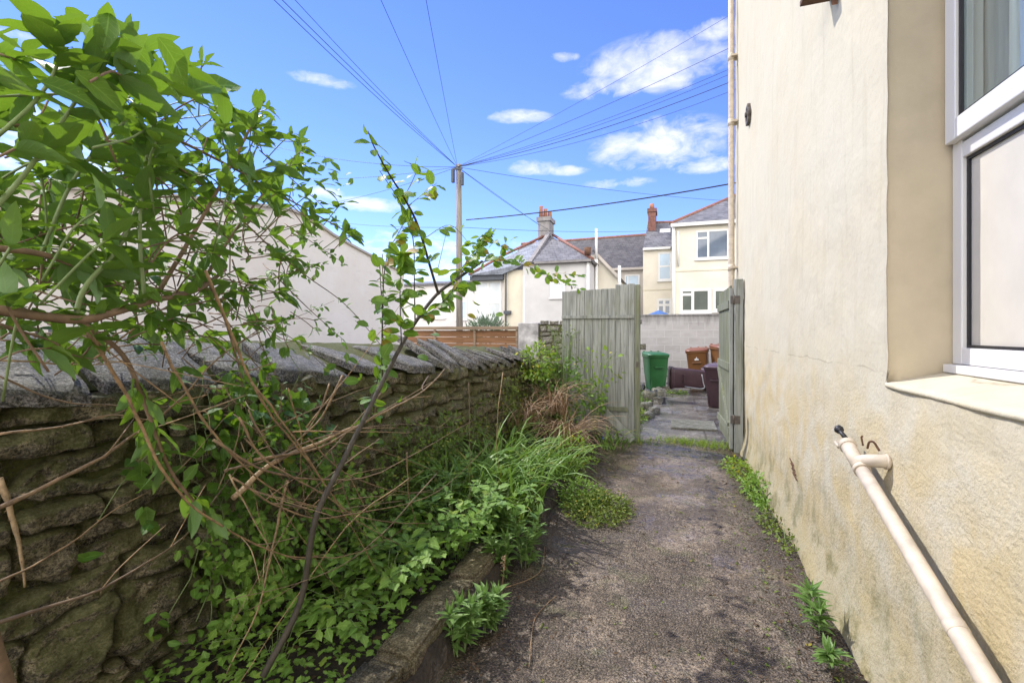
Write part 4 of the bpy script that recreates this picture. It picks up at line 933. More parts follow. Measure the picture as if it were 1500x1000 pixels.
stems.append(bstem([(290, 424), (350, 330), (420, 240)], .007, .003, -1.7, st))
stems.append(bstem([(240, 195), (330, 240), (410, 285), (505, 338)], .006, .003, -1.75, st))
stems.append(bstem([(-40, 360), (60, 372), (130, 395), (190, 400)], .008, .005, -1.4, st))
stems.append(bstem([(-30, 330), (40, 250), (110, 150), (165, 60)], .0055, .003, -1.3, gs))
stems.append(bstem([(-40, 230), (50, 150), (85, 90), (75, 50)], .0045, .003, -1.3, gs))
stems.append(bstem([(60, 372), (110, 260), (180, 180), (265, 100)], .005, .003, -1.45, gs))
stems.append(bstem([(-60, 180), (40, 185), (130, 205), (215, 210)], .007, .004, -1.5, st))
stems.append(bstem([(110, 466), (180, 520), (215, 600), (250, 690), (300, 752)], .008, .005, -1.55, st))
for q in stems:
    n = len(q)
    for i in range(2, n, 1):
        if rng.random() < (.75 if i > n * .35 else .15):
            d = (q[min(i + 1, n - 1)] - q[i - 1]).normalized()
            whorl(q[i], d + R3(rng, .3), rng, 2, .105, 1.2)
poly = [(-60, 70), (0, 75), (55, 30), (100, 55), (150, 18), (185, 30), (195, 75), (235, 60), (270, 70), (345, 112), (330, 150), (395, 165), (445, 215), (470, 255), (440, 290), (400, 330), (350, 330), (310, 370), (240, 420), (120, 440), (-60, 452)]
cnt = 0
while cnt < 100:
    x, y = rng.uniform(-60, 480), rng.uniform(5, 475)
    if not inpoly(x, y, poly): continue
    if y > 300 and rng.random() < .2: continue
    if x < 120 and 190 < y < 300 and rng.random() < .55: continue
    X = rng.uniform(-1.95, -1.2) - .12 * (x > 250)
    p = P(x, y, X=X); d = V((.35 + rng.gauss(0, .5), rng.gauss(.2, .5), .55 + rng.gauss(0, .45)))
    whorl(p, d, rng, rng.choice((3, 4, 4, 5)), rng.choice((.07, .09, .11, .13)) * (1.0 if y < 330 else .8), 1.0)
    q = [p - d.normalized() * .16 + R3(rng, .02) - V((0, 0, .04)), p - d.normalized() * .07, p]; (gs if rng.random() < .6 else st).tube(spline(q, 3), .0028, 5)
    cnt += 1
poly2 = [(-60, 270), (250, 240), (420, 300), (520, 345), (440, 380), (410, 440), (330, 505), (150, 520), (-60, 510)]
cnt = 0
while cnt < 210:
    x, y = rng.uniform(-60, 530), rng.uniform(240, 520)
    if not inpoly(x, y, poly2): continue
    p = P(x, y, X=rng.uniform(-2.05, -1.45)); d = V((.6 + rng.gauss(0, .4), rng.gauss(.3, .5), rng.gauss(.1, .4)))
    whorl(p, d, rng, rng.choice((2, 3, 4)), rng.choice((.06, .075, .09, .105)), 1.0); q = [p - d.normalized() * .14 + R3(rng, .02), p - d.normalized() * .06, p]; st.tube(spline(q, 3), .0025, 5)
    cnt += 1
poly3 = [(170, 430), (330, 420), (470, 470), (430, 560), (420, 650), (350, 660), (300, 560), (210, 520)]
cnt = 0
while cnt < 60:
    x, y = rng.uniform(170, 470), rng.uniform(420, 660)
    if not inpoly(x, y, poly3): continue
    p = P(x, y, X=rng.uniform(-1.78, -1.5)); d = V((.6 + rng.gauss(0, .5), rng.gauss(.2, .5), rng.gauss(-.2, .4)))
    whorl(p, d, rng, rng.choice((2, 3, 3)), rng.choice((.05, .065, .08)), 1.0); q = [p - d.normalized() * .14 + R3(rng, .02), p - d.normalized() * .06, p]; st.tube(spline(q, 3), .0022, 5)
    cnt += 1
poly4 = [(190, 60), (345, 112), (440, 200), (475, 250), (520, 340), (420, 330), (300, 310), (190, 230)]
cnt = 0
while cnt < 62:
    x, y = rng.uniform(190, 520), rng.uniform(60, 340)
    if not inpoly(x, y, poly4): continue
    p = P(x, y, X=rng.uniform(-2.0, -1.6)); d = V((.5 + rng.gauss(0, .5), rng.gauss(.2, .5), .5 + rng.gauss(0, .4)))
    whorl(p, d, rng, rng.choice((3, 4, 5)), rng.choice((.065, .08, .10)), 1.0); q = [p - d.normalized() * .16 + R3(rng, .02), p - d.normalized() * .07, p]; gs.tube(spline(q, 3), .0025, 5)
    cnt += 1
# hero leaves seen one by one
for (x, y, X, ex, ey, L) in ((232, 55, -1.4, 290, 125, .14), (160, 20, -1.25, 155, 70, .10), (40, 18, -1.3, 110, 70, .12), (275, 135, -1.45, 348, 108, .12), (180, 50, -1.35, 225, 95, .11), (60, 120, -1.2, 150, 150, .12), (110, 105, -1.2, 190, 160, .13), (345, 240, -1.5, 386, 262, .075), (215, 420, -1.3, 235, 444, .05)):
    a, b = P(x, y, X=X), P(ex, ey, X=X + .02); L = (b - a).length
    lf.leaf(a, b - a, (ray(x, y) * -1) + V((-.3, 0, .9)), L, L * .5, .18, .25, 7, 0)
for q in (main,):
    for i in range(8, len(q), 2): whorl(q[i], V((.2, .1, 1)) + R3(rng, .4), rng, 2, .07, 1.1)
def merge(a, b, mi):
    k = len(a.v); a.v += b.v; a.a += b.a; a.sm += b.sm; a.f += [tuple(i + k for i in f) for f in b.f]; a.mi += [mi] * len(b.f)
merge(lf, gs, 1); merge(lf, st, 2)
lf.build('foliage', [MT['shrub'], MT['green_stem'], MT['bark']], t, attr=True)
# ------------------------------------------------------------------ sapling with dark stem and round leaves
t = thing('slender_sapling', (-1.35, 2.0, .1), 'slender dark stemmed sapling with round leaves leaning right across the wall', 'sapling')
lf = M(); st = M()
XS = -1.30
def br(pts, r0, r1, X=XS, n=5): return stem(pts, r0, r1, X, st, n)
m1 = br([(385, 990, -.1), (440, 880, -.05), (462, 760), (500, 680), (540, 600), (575, 530), (605, 477), (640, 431), (672, 407), (706, 383)], .0125, .0095)
m2 = br([(642, 430), (630, 390), (612, 330), (592, 290), (570, 255), (548, 215), (539, 192)], .0085, .002)
m3 = br([(700, 385), (730, 381), (770, 389), (805, 404), (850, 424)], .0045, .0015)
m4 = br([(608, 470), (607, 420), (605, 350), (588, 300), (556, 250)], .004, .0015, XS - .05)
m5 = br([(560, 560), (560, 470), (566, 380), (590, 330)], .004, .0015, XS - .1)
m6 = br([(668, 408), (685, 380), (700, 362), (708, 345), (740, 365)], .0022, .0012)
m7 = br([(588, 505), (586, 430), (588, 380), (584, 372)], .003, .0012, XS + .04)
m8 = br([(608, 468), (640, 450), (670, 420), (690, 412)], .0022, .0012, XS + .05)
m9 = br([(535, 610), (560, 520), (556, 380)], .004, .002, XS - .2)
m10 = br([(592, 290), (610, 248), (592, 236)], .002, .0012); m11 = br([(640, 400), (655, 335)], .002, .001); m12 = br([(620, 350), (660, 330), (690, 360)], .002, .001, XS - .05)
m13 = br([(800, 404), (820, 400), (850, 405)], .0015, .001)
m14 = br([(600, 300), (640, 268)], .002, .001)
def rleaf(p, r, L=None):
    L = (L or r.uniform(.042, .072)) * 1.18; d = V((.5 + r.gauss(0, .7), r.gauss(0, .6), r.gauss(-.1, .5)))
    st.tube([p, p + d.normalized() * .012], .0011, 4, False)
    lf.leaf(p + d.normalized() * .012, d, V((-.1, -.55, .6)) + R3(r, .4), L, L * r.uniform(.55, .7), .15, .22, 5, 1)
for q, pr, s in ((m2, .7, 4), (m3, 2.6, 2), (m4, 1.9, 2), (m5, 3.4, 2), (m6, 3.6, 2), (m7, 3.2, 2), (m8, 3.6, 2), (m9, 3.3, 2), (m10, .5, 1), (m14, 1.5, 2), (m12, .7, 2), (m13, 1.8, 1)):
    for i in range(s, len(q)):
        k = int(pr) + (rng.random() < pr - int(pr))
        for _ in range(k): rleaf(q[i].lerp(q[i - 1], rng.random()), rng, rng.uniform(.055, .08) if q is m3 or q is m13 else None)
for (x, y, L) in ((625, 290, .06), (612, 268, .05), (660, 385, .055), (690, 378, .06), (836, 412, .06), (845, 404, .05), (770, 392, .06), (790, 402, .06), (748, 352, .055), (738, 345, .045), (640, 405, .07), (570, 450, .07), (575, 500, .07), (540, 440, .06), (545, 480, .06), (520, 470, .05), (690, 415, .055), (725, 460, .06), (692, 440, .05), (683, 460, .045), (665, 395, .05), (585, 585, .06), (560, 555, .05), (556, 455, .065), (600, 450, .06), (575, 440, .06), (610, 520, .06), (628, 490, .06), (500, 560, .05)):
    rleaf(P(x, y, X=XS + rng.uniform(-.1, .05)), rng, L)
lf.build('foliage', MT['rose'], t, attr=True); st.build('stems', MT['dark_stem'], t)
# ------------------------------------------------------------------ twiggy shrub with small leaf clusters in front of the cream wall
t = thing('twiggy_shrub', (-1.8, 2.0, .1), 'thin twiggy shrub with small leaf tufts trailing across the cream wall', 'shrub')
lf = M(); st = M(); XT = -1.72
for pts, r in (([(225, 215), (330, 300), (400, 365), (450, 405), (510, 450), (570, 520)], .004), ([(380, 220), (430, 265), (470, 300), (505, 342)], .003), ([(318, 440), (380, 415), (440, 395), (470, 385)], .003), ([(400, 400), (450, 450), (500, 495)], .003), ([(370, 490), (440, 462), (490, 440)], .002), ([(290, 410), (350, 460), (420, 490), (480, 540)], .003), ([(300, 300), (330, 345), (365, 370), (395, 365)], .003), ([(340, 380), (360, 440), (390, 520), (430, 600)], .003), ([(560, 372), (561, 450), (557, 560), (540, 640)], .003), ([(420, 330), (465, 360), (510, 390)], .002), ([(250, 330), (330, 400), (380, 470)], .003)):
    q = stem(pts, r, r * .4, XT + rng.uniform(-.12, .15), st, 6)
    for i in range(3, len(q), 1):
        if rng.random() < .62:
            for k in range(rng.choice((2, 3, 5))):
                d = R3(rng); L = rng.uniform(.022, .05); p = q[i] + R3(rng, .008)
                lf.leaf(p, d + V((.2, 0, .3)), R3(rng, .6) + V((0, -.3, 1)), L, L * .5, .2, .25, 4, 0)
for (x, y) in ((480, 250), (490, 258), (500, 268), (470, 275), (500, 290), (495, 300), (455, 265), (480, 318), (505, 338), (450, 240), (470, 232), (440, 215)):
    p = P(x, y, X=XT)
    for k in range(3): lf.leaf(p + R3(rng, .02), V((.5, 0, .1)) + R3(rng, .5), V((0, -.3, 1)) + R3(rng, .4), rng.uniform(.05, .085), .032, .2, .25, 5, 0)
lf.build('foliage', MT['creeper'], t, attr=True); st.build('stems', MT['bark'], t)
# ------------------------------------------------------------------ bramble canes
t = thing('bramble_canes', (-1.6, 1.6, .1), 'tangle of long bare brown bramble canes arching in front of the stone wall', 'bramble')
cl = [([(-40, 758, .25), (0, 740, .2), (120, 690, .12), (200, 638), (260, 588), (330, 520), (400, 470)], .0058, -1.6), ([(-40, 922, .35), (0, 908, .3), (150, 862, .2), (250, 800, .1), (310, 735), (420, 590)], .0046, -1.62),
 ([(110, 468), (165, 545), (205, 620), (240, 690), (290, 745), (350, 785), (420, 812), (500, 815), (560, 792), (600, 770)], .0052, -1.5), ([(235, 500), (290, 600), (340, 665), (400, 715), (470, 745), (540, 745), (620, 690)], .0042, -1.45),
 ([(300, 400), (345, 500), (385, 590), (430, 650), (470, 705), (520, 780), (560, 860)], .005, -1.42), ([(345, 728), (400, 682), (450, 655), (520, 625), (560, 605), (620, 570), (650, 540)], .010, -1.5), ([(372, 672), (470, 650), (560, 600), (640, 555)], .006, -1.48), ([(330, 690), (395, 672), (480, 640), (580, 620), (660, 625)], .004, -1.5),
 ([(0, 638), (90, 622), (160, 608), (230, 615), (290, 628)], .0036, -1.72), ([(0, 556), (80, 585), (150, 592), (280, 594), (380, 590)], .003, -1.75), ([(0, 530), (60, 529), (150, 530), (240, 520)], .003, -1.6), ([(310, 640), (390, 690), (480, 702), (560, 690), (640, 650), (700, 610)], .0046, -1.4), ([(350, 610), (390, 670), (470, 720), (540, 760), (640, 770), (700, 765)], .004, -1.38),
 ([(422, 570), (440, 640), (445, 690), (450, 760)], .003, -1.55), ([(300, 400), (330, 470), (352, 560), (350, 640), (318, 720)], .005, -1.6), ([(0, 700), (20, 760), (30, 820), (38, 858)], .008, -1.8), ([(370, 560), (440, 660), (520, 760), (640, 820)], .004, -1.4), ([(480, 560), (460, 620), (400, 680)], .004, -1.55), ([(500, 550), (470, 610), (420, 660)], .006, -1.6),
 ([(-20, 860, .2), (80, 810, .1), (180, 740), (260, 690), (330, 610)], .003, -1.7), ([(560, 640), (460, 720), (400, 800), (330, 930)], .003, -1.45), ([(600, 700), (520, 760), (450, 850), (350, 1000)], .0028, -1.35), ([(640, 690), (560, 780), (480, 840), (330, 880)], .0028, -1.3), ([(340, 700), (420, 745), (500, 755), (640, 720), (720, 650)], .0035, -1.35),
 ([(560, 575), (520, 620), (460, 690), (440, 740)], .003, -1.5), ([(140, 520), (210, 470), (260, 440)], .003, -1.55), ([(420, 700), (400, 800), (380, 900), (330, 990)], .006, -1.6), ([(450, 640), (520, 700), (620, 720), (720, 690)], .003, -1.42), ([(-10, 470), (70, 500), (110, 520), (180, 530)], .0035, -1.45),
 ([(690, 560), (692, 640), (688, 720), (690, 830)], .003, -1.2), ([(735, 545), (725, 640), (735, 740)], .003, -1.25), ([(595, 665), (600, 720), (612, 780)], .004, -1.4)]
for q in range(20):
    x, y = rng.uniform(330, 520), rng.uniform(600, 740); a = rng.choice((rng.gauss(-.25, .3), rng.gauss(.3, .35), rng.gauss(.95, .25))); l = rng.uniform(110, 260); b = rng.uniform(-40, 60)
    cl.append(([(x, y), (x + l * .5 * math.cos(a), y + l * .5 * math.sin(a) + b * .4), (x + l * math.cos(a), y + l * math.sin(a))], rng.uniform(.0014, .0034), rng.uniform(-1.7, -1.25)))
m = M()
for pts, r, X in cl:
    pts = [(x + rng.gauss(0, 2), y + rng.gauss(0, 2), *e) for x, y, *e in pts]
    q = spline([P(x, y, X=X + (e[0] if e else 0)) for x, y, *e in pts], 6); q = [p + V((fbm(p * 6), fbm(p * 6 + V((9, 0, 0))), fbm(p * 6 + V((0, 9, 0))))) * .006 for p in q]
    N = len(q); m.tube(q, [r * (1.05 - .8 * i / N) * (1.18 if i % 5 == 2 else 1) for i in range(N)], 7)
    for i in range(2, N - 1, 2):
        if r > .0028: d_ = R3(rng).normalized(); m.tube([q[i] + d_ * r * .8, q[i] + d_ * (r + .007) + (q[i - 1] - q[i]).normalized() * .002], [.0016, .0003], 4)
        if rng.random() < .12: e_ = (q[i + 1] - q[i]).normalized() + R3(rng, .5); m.tube(spline([q[i], q[i] + e_ * .05 + R3(rng, .008), q[i] + e_ * rng.uniform(.08, .2) + R3(rng, .02)], 4), [r * .4] * 8 + [r * .15], 5)
m.build('canes', MT['cane'], t)
# ------------------------------------------------------------------ wall climbers
def wallplant(name, label, region, n, mat, Lr, seed, X0=-1.86, stems=14, spread=.05, cl=3, shape=0):
    r = random.Random(seed); (ya, yb), (za, zb) = region
    t = thing(name, (-1.9, (ya + yb) / 2, .1), label, 'climber'); m = M(); s = M()
    for k in range(stems):
        y = r.uniform(ya, yb); p = V((X0 - .03, y, zb * r.uniform(.7, 1))); q = [p]
        while q[-1].z > za and len(q) < 14: q.append(q[-1] + V((r.uniform(-.01, .03) if q[-1].x < X0 + .1 else -.01, r.gauss(0, .05), -r.uniform(.05, .11))))
        s.tube(q, .0018, 5)
        for _ in range(max(1, n // stems)):
            c = r.choice(q) + V((abs(r.gauss(0, spread)), r.gauss(0, .06), r.gauss(0, .04)))
            for j in range(cl):
                L = r.uniform(*Lr)
                if shape == 9: m.lobed(c + R3(r, .02), V((.5, r.gauss(0, .7), r.gauss(-.2, .6))), V((.55, -.1, .7)) + R3(r, .4), L, L * .75, r); continue
                m.leaf(c + R3(r, .012), V((.5, r.gauss(0, .7), r.gauss(-.2, .6))), V((.55, -.1, .7)) + R3(r, .4), L, L * r.uniform(.5, .75), .2, .2, 3, shape)
    m.build('foliage', mat, t, attr=True); s.build('stems', MT['green_stem'], t); return t
wallplant('wall_creeper', 'light green creeper with trailing leaves on the near part of the stone wall', ((1.35, 2.15), (.42, 1.05)), 200, MT['creeper'], (.025, .05), 5, -1.83, 16)
wallplant('wall_creeper', 'fresh green vine with toothed leaflets dangling low on the near stone wall', ((1.45, 2.3), (.35, .85)), 230, MT['herb'], (.028, .05), 15, -1.78, 14, .06, 4, 9)
wallplant('wall_creeper', 'dense small leaved creeper on the wall behind the brown canes', ((2.7, 3.9), (.2, .85)), 800, MT['ivy'], (.02, .038), 6, -1.82, 34, .07)
wallplant('wall_creeper', 'dark green leaves hanging from the slate coping under the big shrub', ((1.2, 2.3), (.95, 1.42)), 190, MT['shrub'], (.04, .075), 8, -1.78, 14, .07, 2)
wallplant('wall_creeper', 'mossy creeper hanging below the far coping next to the pale slabs', ((4.4, 6.4), (.25, 1.0)), 520, MT['moss'], (.02, .035), 9, -1.84, 30, .05)
# ------------------------------------------------------------------ bed plants
def herb(loc, label, r, n=22, h=.24, spread=.3, mat='herb', sc=1.0):
    t = thing('leafy_herb', loc, label, 'plant', 'leafy herbs in the bed'); m = M(); s = M(); o = V(loc)
    for k in range(n):
        a = r.uniform(0, 2 * PI); rad = spread * math.sqrt(r.random()); top = o + V((rad * math.cos(a), rad * math.sin(a), h * r.uniform(.45, 1.1)))
        q = spline([o + V((rad * .25 * math.cos(a), rad * .25 * math.sin(a), 0)), o.lerp(top, .6) + V((0, 0, .04)), top], 3); s.tube(q, .0016, 4, False)
        ax = (V((math.cos(a), math.sin(a), .15)) + R3(r, .25)).normalized(); nrm = (V((0, 0, 1)) + R3(r, .22)).normalized(); sd = ax.cross(nrm).normalized()
        LL = r.uniform(.09, .15) * sc; s.tube([top, top + ax * LL * .7], .0012, 4, False)
        for f, side in ((0, 1), (0, -1), (.33, 1), (.33, -1), (.66, 0)):
            l = LL * (.42 if f == 0 else .5 if side else .62); b = top + ax * (LL * f)
            d = ax * (.45 if side else 1) + sd * side * .9
            m.lobed(b, d, nrm + R3(r, .12), l, l * .72, r, r.uniform(.05, .35))
    m.build('foliage', MT[mat], t, attr=True); s.build('stems', MT['green_stem'], t); return t
hs_ = [(-1.42, 1.80, 'nearest small herb with jagged leaves behind the first edging block'), (-1.55, 1.55, 'jagged leaved herb at the foot of the wall under the brown canes'), (-1.38, 2.10, 'jagged leaved herb leaning over the edging by the purple flower'), (-1.6, 2.05, 'jagged herb in deep shade behind the sapling stem'), (-1.35, 2.5, 'bushy pale green herb in the middle of the bed'), (-1.7, 2.55, 'bushy jagged herb against the wall below the creeper'), (-1.24, 2.66, 'pale herb spilling over the edging beside the willowy sprouts'), (-1.45, 2.95, 'tall bushy herb with many toothed leaves beyond the canes'), (-1.75, 3.15, 'toothed herb between the wall and the strap leaves'), (-1.2, 3.15, 'wide bushy herb in front of the strap leaved clump'), (-1.6, 3.6, 'leafy herb tucked behind the strap leaved clump'), (-1.45, 2.34, 'low jagged herb beside the flower stalk'), (-1.48, 1.85, 'small bright herb just left of the sapling foot'), (-1.36, 2.84, 'bushy herb with shiny leaves in the bed centre')]
for i, (x, y, l) in enumerate(hs_):
    n = 16 if y < 2 else 30
    herb((x, y, bed_z(x, y) - .01), l, rng, n, .15 if y < 2 else .24 if y < 2.6 else .36, .17 if y < 2.2 else .22 if y < 2.7 else .30, 'herb', .85 if y < 2 else 1.0)
def lance(loc, label, r, n=3, h=.3, mat='lance'):
    t = thing('willowy_sprout', loc, label, 'plant', 'willowy sprouts at the edge of the bed'); m = M(); s = M(); o = V(loc)
    for k in range(n):
        a = r.uniform(0, 6.28); hh = h * r.uniform(.6, 1.1); top = o + V((math.cos(a) * hh * .3, math.sin(a) * hh * .3, hh)); b = o + V((math.cos(a), math.sin(a), 0)) * .03
        q = spline([b, b.lerp(top, .5) + V((0, 0, .02)), top], 6); s.tube(q, [.0035 - .002 * i / len(q) for i in range(len(q))], 6)
        for i in range(2, len(q)):
            for j in range(3):
                f = r.uniform(0, 6.28); L = r.uniform(.055, .10); d = V((math.cos(f), math.sin(f), .55 + .25 * (i / len(q)))); m.leaf(q[i] + R3(r, .006), d, V((0, 0, 1)) + R3(r, .2), L, L * .31, r.uniform(.2, .5), .3, 5, 3)
        for j in range(5): f = j * 1.3; m.leaf(top, V((math.cos(f), math.sin(f), 1.6)), V((math.cos(f), math.sin(f), 1)), .07, .016, .2, .3, 4, 3)
    m.build('foliage', MT[mat], t, attr=True); s.build('stems', MT['green_stem'], t); return t
for (px, py, n, h, l) in ((672, 950, 4, .20, 'nearest willowy sprout standing on the path in front of the edging blocks'), (712, 915, 4, .22, 'willowy sprout next to the nearest one, over the dark path edge'), (735, 850, 4, .30, 'taller willowy sprout rising beside the edging with a seed head'), (768, 825, 5, .34, 'dense willowy sprout leaning toward the path'), (745, 800, 5, .36, 'willowy sprout backed by strap leaves'), (780, 780, 3, .25, 'far willowy sprout at the edge of the strap leaved clump')):
    p = P(px, py, z=.02); lance((p.x, p.y, .0), l, rng, n, h)
def strapclump(name, loc, label, r, n, L, W, mat, cat='plant', lean=(.35, -.1), group=None, droop=1.0):
    t = thing(name, loc, label, cat, group); m = M(); o = V(loc)
    for k in range(n):
        a = r.uniform(0, 6.28); out = V((math.cos(a) + lean[0], math.sin(a) + lean[1])); b = o + V((r.gauss(0, .08), r.gauss(0, .10), 0))
        m.blade(b, out, L * r.uniform(.6, 1.3), W * r.uniform(.7, 1.25), r.uniform(.7, 1.6), droop * r.uniform(.7, 1.4), 7, r.gauss(0, .5))
    m.build('leaves', MT[mat], t, attr=True); return t
for (x, y, n, L, l) in ((-1.15, 3.55, 70, .62, 'nearest big clump of arching strap leaves spilling over the path edge'), (-1.3, 4.15, 80, .7, 'tallest clump of arching strap leaves in the middle of the bed'), (-1.05, 4.6, 60, .55, 'strap leaved clump beside the dead brown grass'), (-1.55, 3.9, 40, .75, 'upright strap leaved clump against the stone wall'), (-.72, 6.25, 34, .42, 'small strap leaved clump at the foot of the closed gate'), (-1.5, 3.25, 60, .72, 'tall strap leaved clump behind the jagged herbs at the wall'), (-1.3, 3.45, 60, .66, 'broad strap leaved clump between the herbs and the tallest clump'), (-1.62, 4.5, 40, .7, 'strap leaved clump half lost in the wall creeper'), (-1.12, 3.1, 26, .42, 'low strap leaved clump behind the far edging block')):
    strapclump('strap_leaf_clump', (x, y, bed_z(x, y) if x < -.97 else 0), l, rng, n, L, .021, 'strap', group='strap leaved clumps in the bed')
for (x, y, z, n, L, l) in ((-1.15, 5.4, .14, 190, .72, 'mound of dead brown grass blades drooping toward the path'), (-1.38, 5.8, .5, 120, .62, 'dead brown grass tuft hanging high by the gate'), (-1.25, 5.75, .15, 60, .45, 'small heap of dead grass before the leaning plank'), (-1.55, 5.2, .45, 60, .5, 'thin dead grass tuft against the wall')):
    strapclump('dead_grass_clump', (x, y, z), l, rng, n, L, .009, 'dead', 'dead grass', (.5, -.35), 'clumps of dead grass', 1.3)
def leafmound(name, c, r3, n, mat, label, cat, L, shape=1, stems=6, seed=1, group=None, W=.65):
    r = random.Random(seed); t = thing(name, (c[0], c[1], 0), label, cat, group); m = M(); s = M(); c = V(c)
    for k in range(stems):
        a = r.uniform(0, 6.28); s.tube(spline([V((c.x, c.y, 0)), c + V((math.cos(a) * r3[0] * .4, math.sin(a) * r3[1] * .4, -.0)), c + V((math.cos(a) * r3[0] * .8, math.sin(a) * r3[1] * .8, r3[2] * r.uniform(.2, .9)))], 4), .003, 5)
    for k in range(n):
        d = R3(r).normalized(); q = r.uniform(.3, 1) ** .5 * (1 + .45 * fbm(d * 1.8 + c)); p = c + V((d.x * r3[0], d.y * r3[1], d.z * r3[2])) * q
        if p.z < .01: p.z = .01 + abs(r.gauss(0, .02))
        l = L * r.uniform(.6, 1.35); m.leaf(p, d + R3(r, .6), V((0, 0, .8)) + d * .4 + R3(r, .4), l, l * W * r.uniform(.8, 1.1), .25, .2, 3, shape)
    m.build('foliage', mat, t, attr=True); s.build('stems', MT['green_stem'], t); return t
leafmound('cushion_plant', (-.60, 4.05, .02), (.30, .36, .15), 2400, MT['moss'], 'low cushion of small green leaves spreading onto the path', 'plant', .022, 1, 8, 3)
leafmound('cushion_plant', (-.78, 4.2, .06), (.2, .25, .17), 900, MT['herb'], 'darker green cushion tucked under the strap leaves beside the path', 'plant', .026, 1, 6, 4)
leafmound('yellow_green_bush', (-1.72, 6.2, 1.10), (.27, .34, .27), 560, MT['bright'], 'fresh yellow green bush on the wall top in front of the closed gate', 'bush', .05, 0, 8, 5)
leafmound('yellow_green_bush', (-1.4, 6.3, .72), (.36, .32, .5), 760, MT['creeper'], 'mid green straggly bush climbing in front of the closed gate', 'bush', .05, 0, 12, 6)
leafmound('yellow_green_bush', (-1.0, 6.45, 1.02), (.4, .12, .3), 60, MT['bright'], 'few yellow green leaves on thin stems against the gate boards', 'bush', .06, 0, 12, 12)
leafmound('yellow_green_bush', (-.98, 6.5, .62), (.16, .12, .22), 160, MT['herb'], 'dark green leafy patch low on the closed gate above the plank', 'bush', .055, 0, 6, 7)
leafmound('yellow_green_bush', (-1.0, 4.95, .25), (.26, .36, .2), 620, MT['bright'], 'low yellowish bush between the strap leaves and dead grass', 'bush', .03, 0, 6, 8)
leafmound('dry_twig_bush', (-1.45, 6.6, 1.35), (.3, .12, .3), 90, MT['moss'], 'thin dry twiggy bush reaching up beside the closed gate', 'bush', .03, 0, 26, 9)
# weeds beside the right wall
for (px, py, r3, n, mt, L, l) in ((1082, 690, (.13, .42, .06), 900, 'bright', .028, 'yellow flowering weed patch on the path by the open gate post'), (1112, 722, (.10, .40, .11), 1100, 'herb', .03, 'green weed patch along the foot of the cream wall'), (1128, 770, (.07, .22, .07), 300, 'moss', .024, 'small mossy weed at the foot of the cream wall'), (1170, 800, (.05, .18, .06), 180, 'moss', .022, 'dark mossy tuft on the cream wall base')):
    p = P(px, py, z=0); leafmound('path_weed', (min(p.x, .76), p.y, .015), (r3[0] * 1.25, r3[1] * 1.15, r3[2] * 1.3), int(n * .55), MT[mt], l, 'weed', L * 1.15, 0, 4, int(px), 'weeds along the foot of the cream wall')
p = P(1228, 930, z=0); lance((min(p.x, .70), p.y, 0), 'willowy sprout growing at the foot of the cream wall right of the path', rng, 2, .17)
p = P(1215, 985, z=0); lance((min(p.x, .66), p.y, 0), 'tiny willowy sprout at the bottom of the cream wall', rng, 1, .07)
for (x, y, n, L, l) in ((.05, 6.9, 200, .10, 'short yellowish grass growing across the gate threshold'), (.55, 6.75, 160, .12, 'yellowish grass tuft by the open gate leaf'), (-.42, 6.7, 120, .10, 'grass tuft round the foot of the closed gate post'), (.3, 6.85, 150, .10, 'low grass in the middle of the gate threshold')):
    t = thing('grass_tuft', (x, y, 0), l, 'grass tuft', 'grass tufts at the gate'); m = M()
    for k in range(n): m.blade((x + rng.gauss(0, .16), y + rng.gauss(0, .07), 0), (rng.gauss(0, 1), rng.gauss(0, 1)), L * rng.uniform(.4, 1.2), .006, rng.uniform(.5, 1.5), 1.0, 3)
    m.build('blades', MT['bright'], t, attr=True)
for (x, y, r3, n, mt, l) in ((-.62, 8.6, (.22, .5, .16), 700, 'bright', 'bright green weeds just behind the gate post'), (-.72, 9.8, (.3, .6, .2), 800, 'herb', 'green weeds between the rubble stones in the lane'), (-.75, 11.2, (.35, .6, .22), 700, 'bright', 'yellowish weeds in front of the green bin'), (.1, 12.4, (.3, .12, .05), 200, 'bright', 'low weeds at the foot of the lying bin')):
    leafmound('lane_weed', (x, y, .03), r3, n, MT[mt], l, 'weed', .04, 0, 4, int(y * 10), 'weeds in the lane')
# lone flower
p = P(619, 862, X=-1.2); t = thing('purple_flower', (p.x - .02, p.y + .02, bed_z(-1.2, p.y)), 'single purple flower in the bed above the edging block', 'flower'); m = M()
b = V((p.x - .02, p.y + .02, bed_z(-1.2, p.y))); m.tube(spline([b, b.lerp(p, .6) + V((-.01, 0, .02)), p], 4), .0018, 5); m.build('stem', MT['green_stem'], t)
m = M()
for k in range(14): m.leaf(p + R3(rng, .006), R3(rng) + V((.2, -.3, .2)), R3(rng), .018, .013, .2, .1, 3, 1)
m.build('petals', MT['purple'], t, attr=True)
# seed head
p = P(738, 828, z=.26); m = M(); m.tube(spline([V((p.x - .02, p.y, 0)), V((p.x - .01, p.y, .12)), p], 4), .002, 5)
for k in range(50): m.leaf(p + V((rng.gauss(0, .006), rng.gauss(0, .006), rng.uniform(-.03, .05))), R3(rng) + V((0, 0, 1)), R3(rng), .014, .007, .1, .1, 2, 1)
tag(m.build('seed_head', MT['dead'], attr=True), 'dry brown seed head on a stalk among the willowy sprouts', 'seed head')
# fallen canes on the path
for pts, l in (([(690, 872), (740, 860), (790, 838), (798, 800)], 'thin dry cane lying in a curve on the path edge'), ([(775, 975), (782, 910), (800, 885), (815, 872)], 'thin dry cane lying straight along the path')):
    m = M(); m.tube(spline([P(x, y, z=.012) for x, y in pts], 6), .0022, 6); tag(m.build('fallen_cane', MT['cane']), l, 'twig')
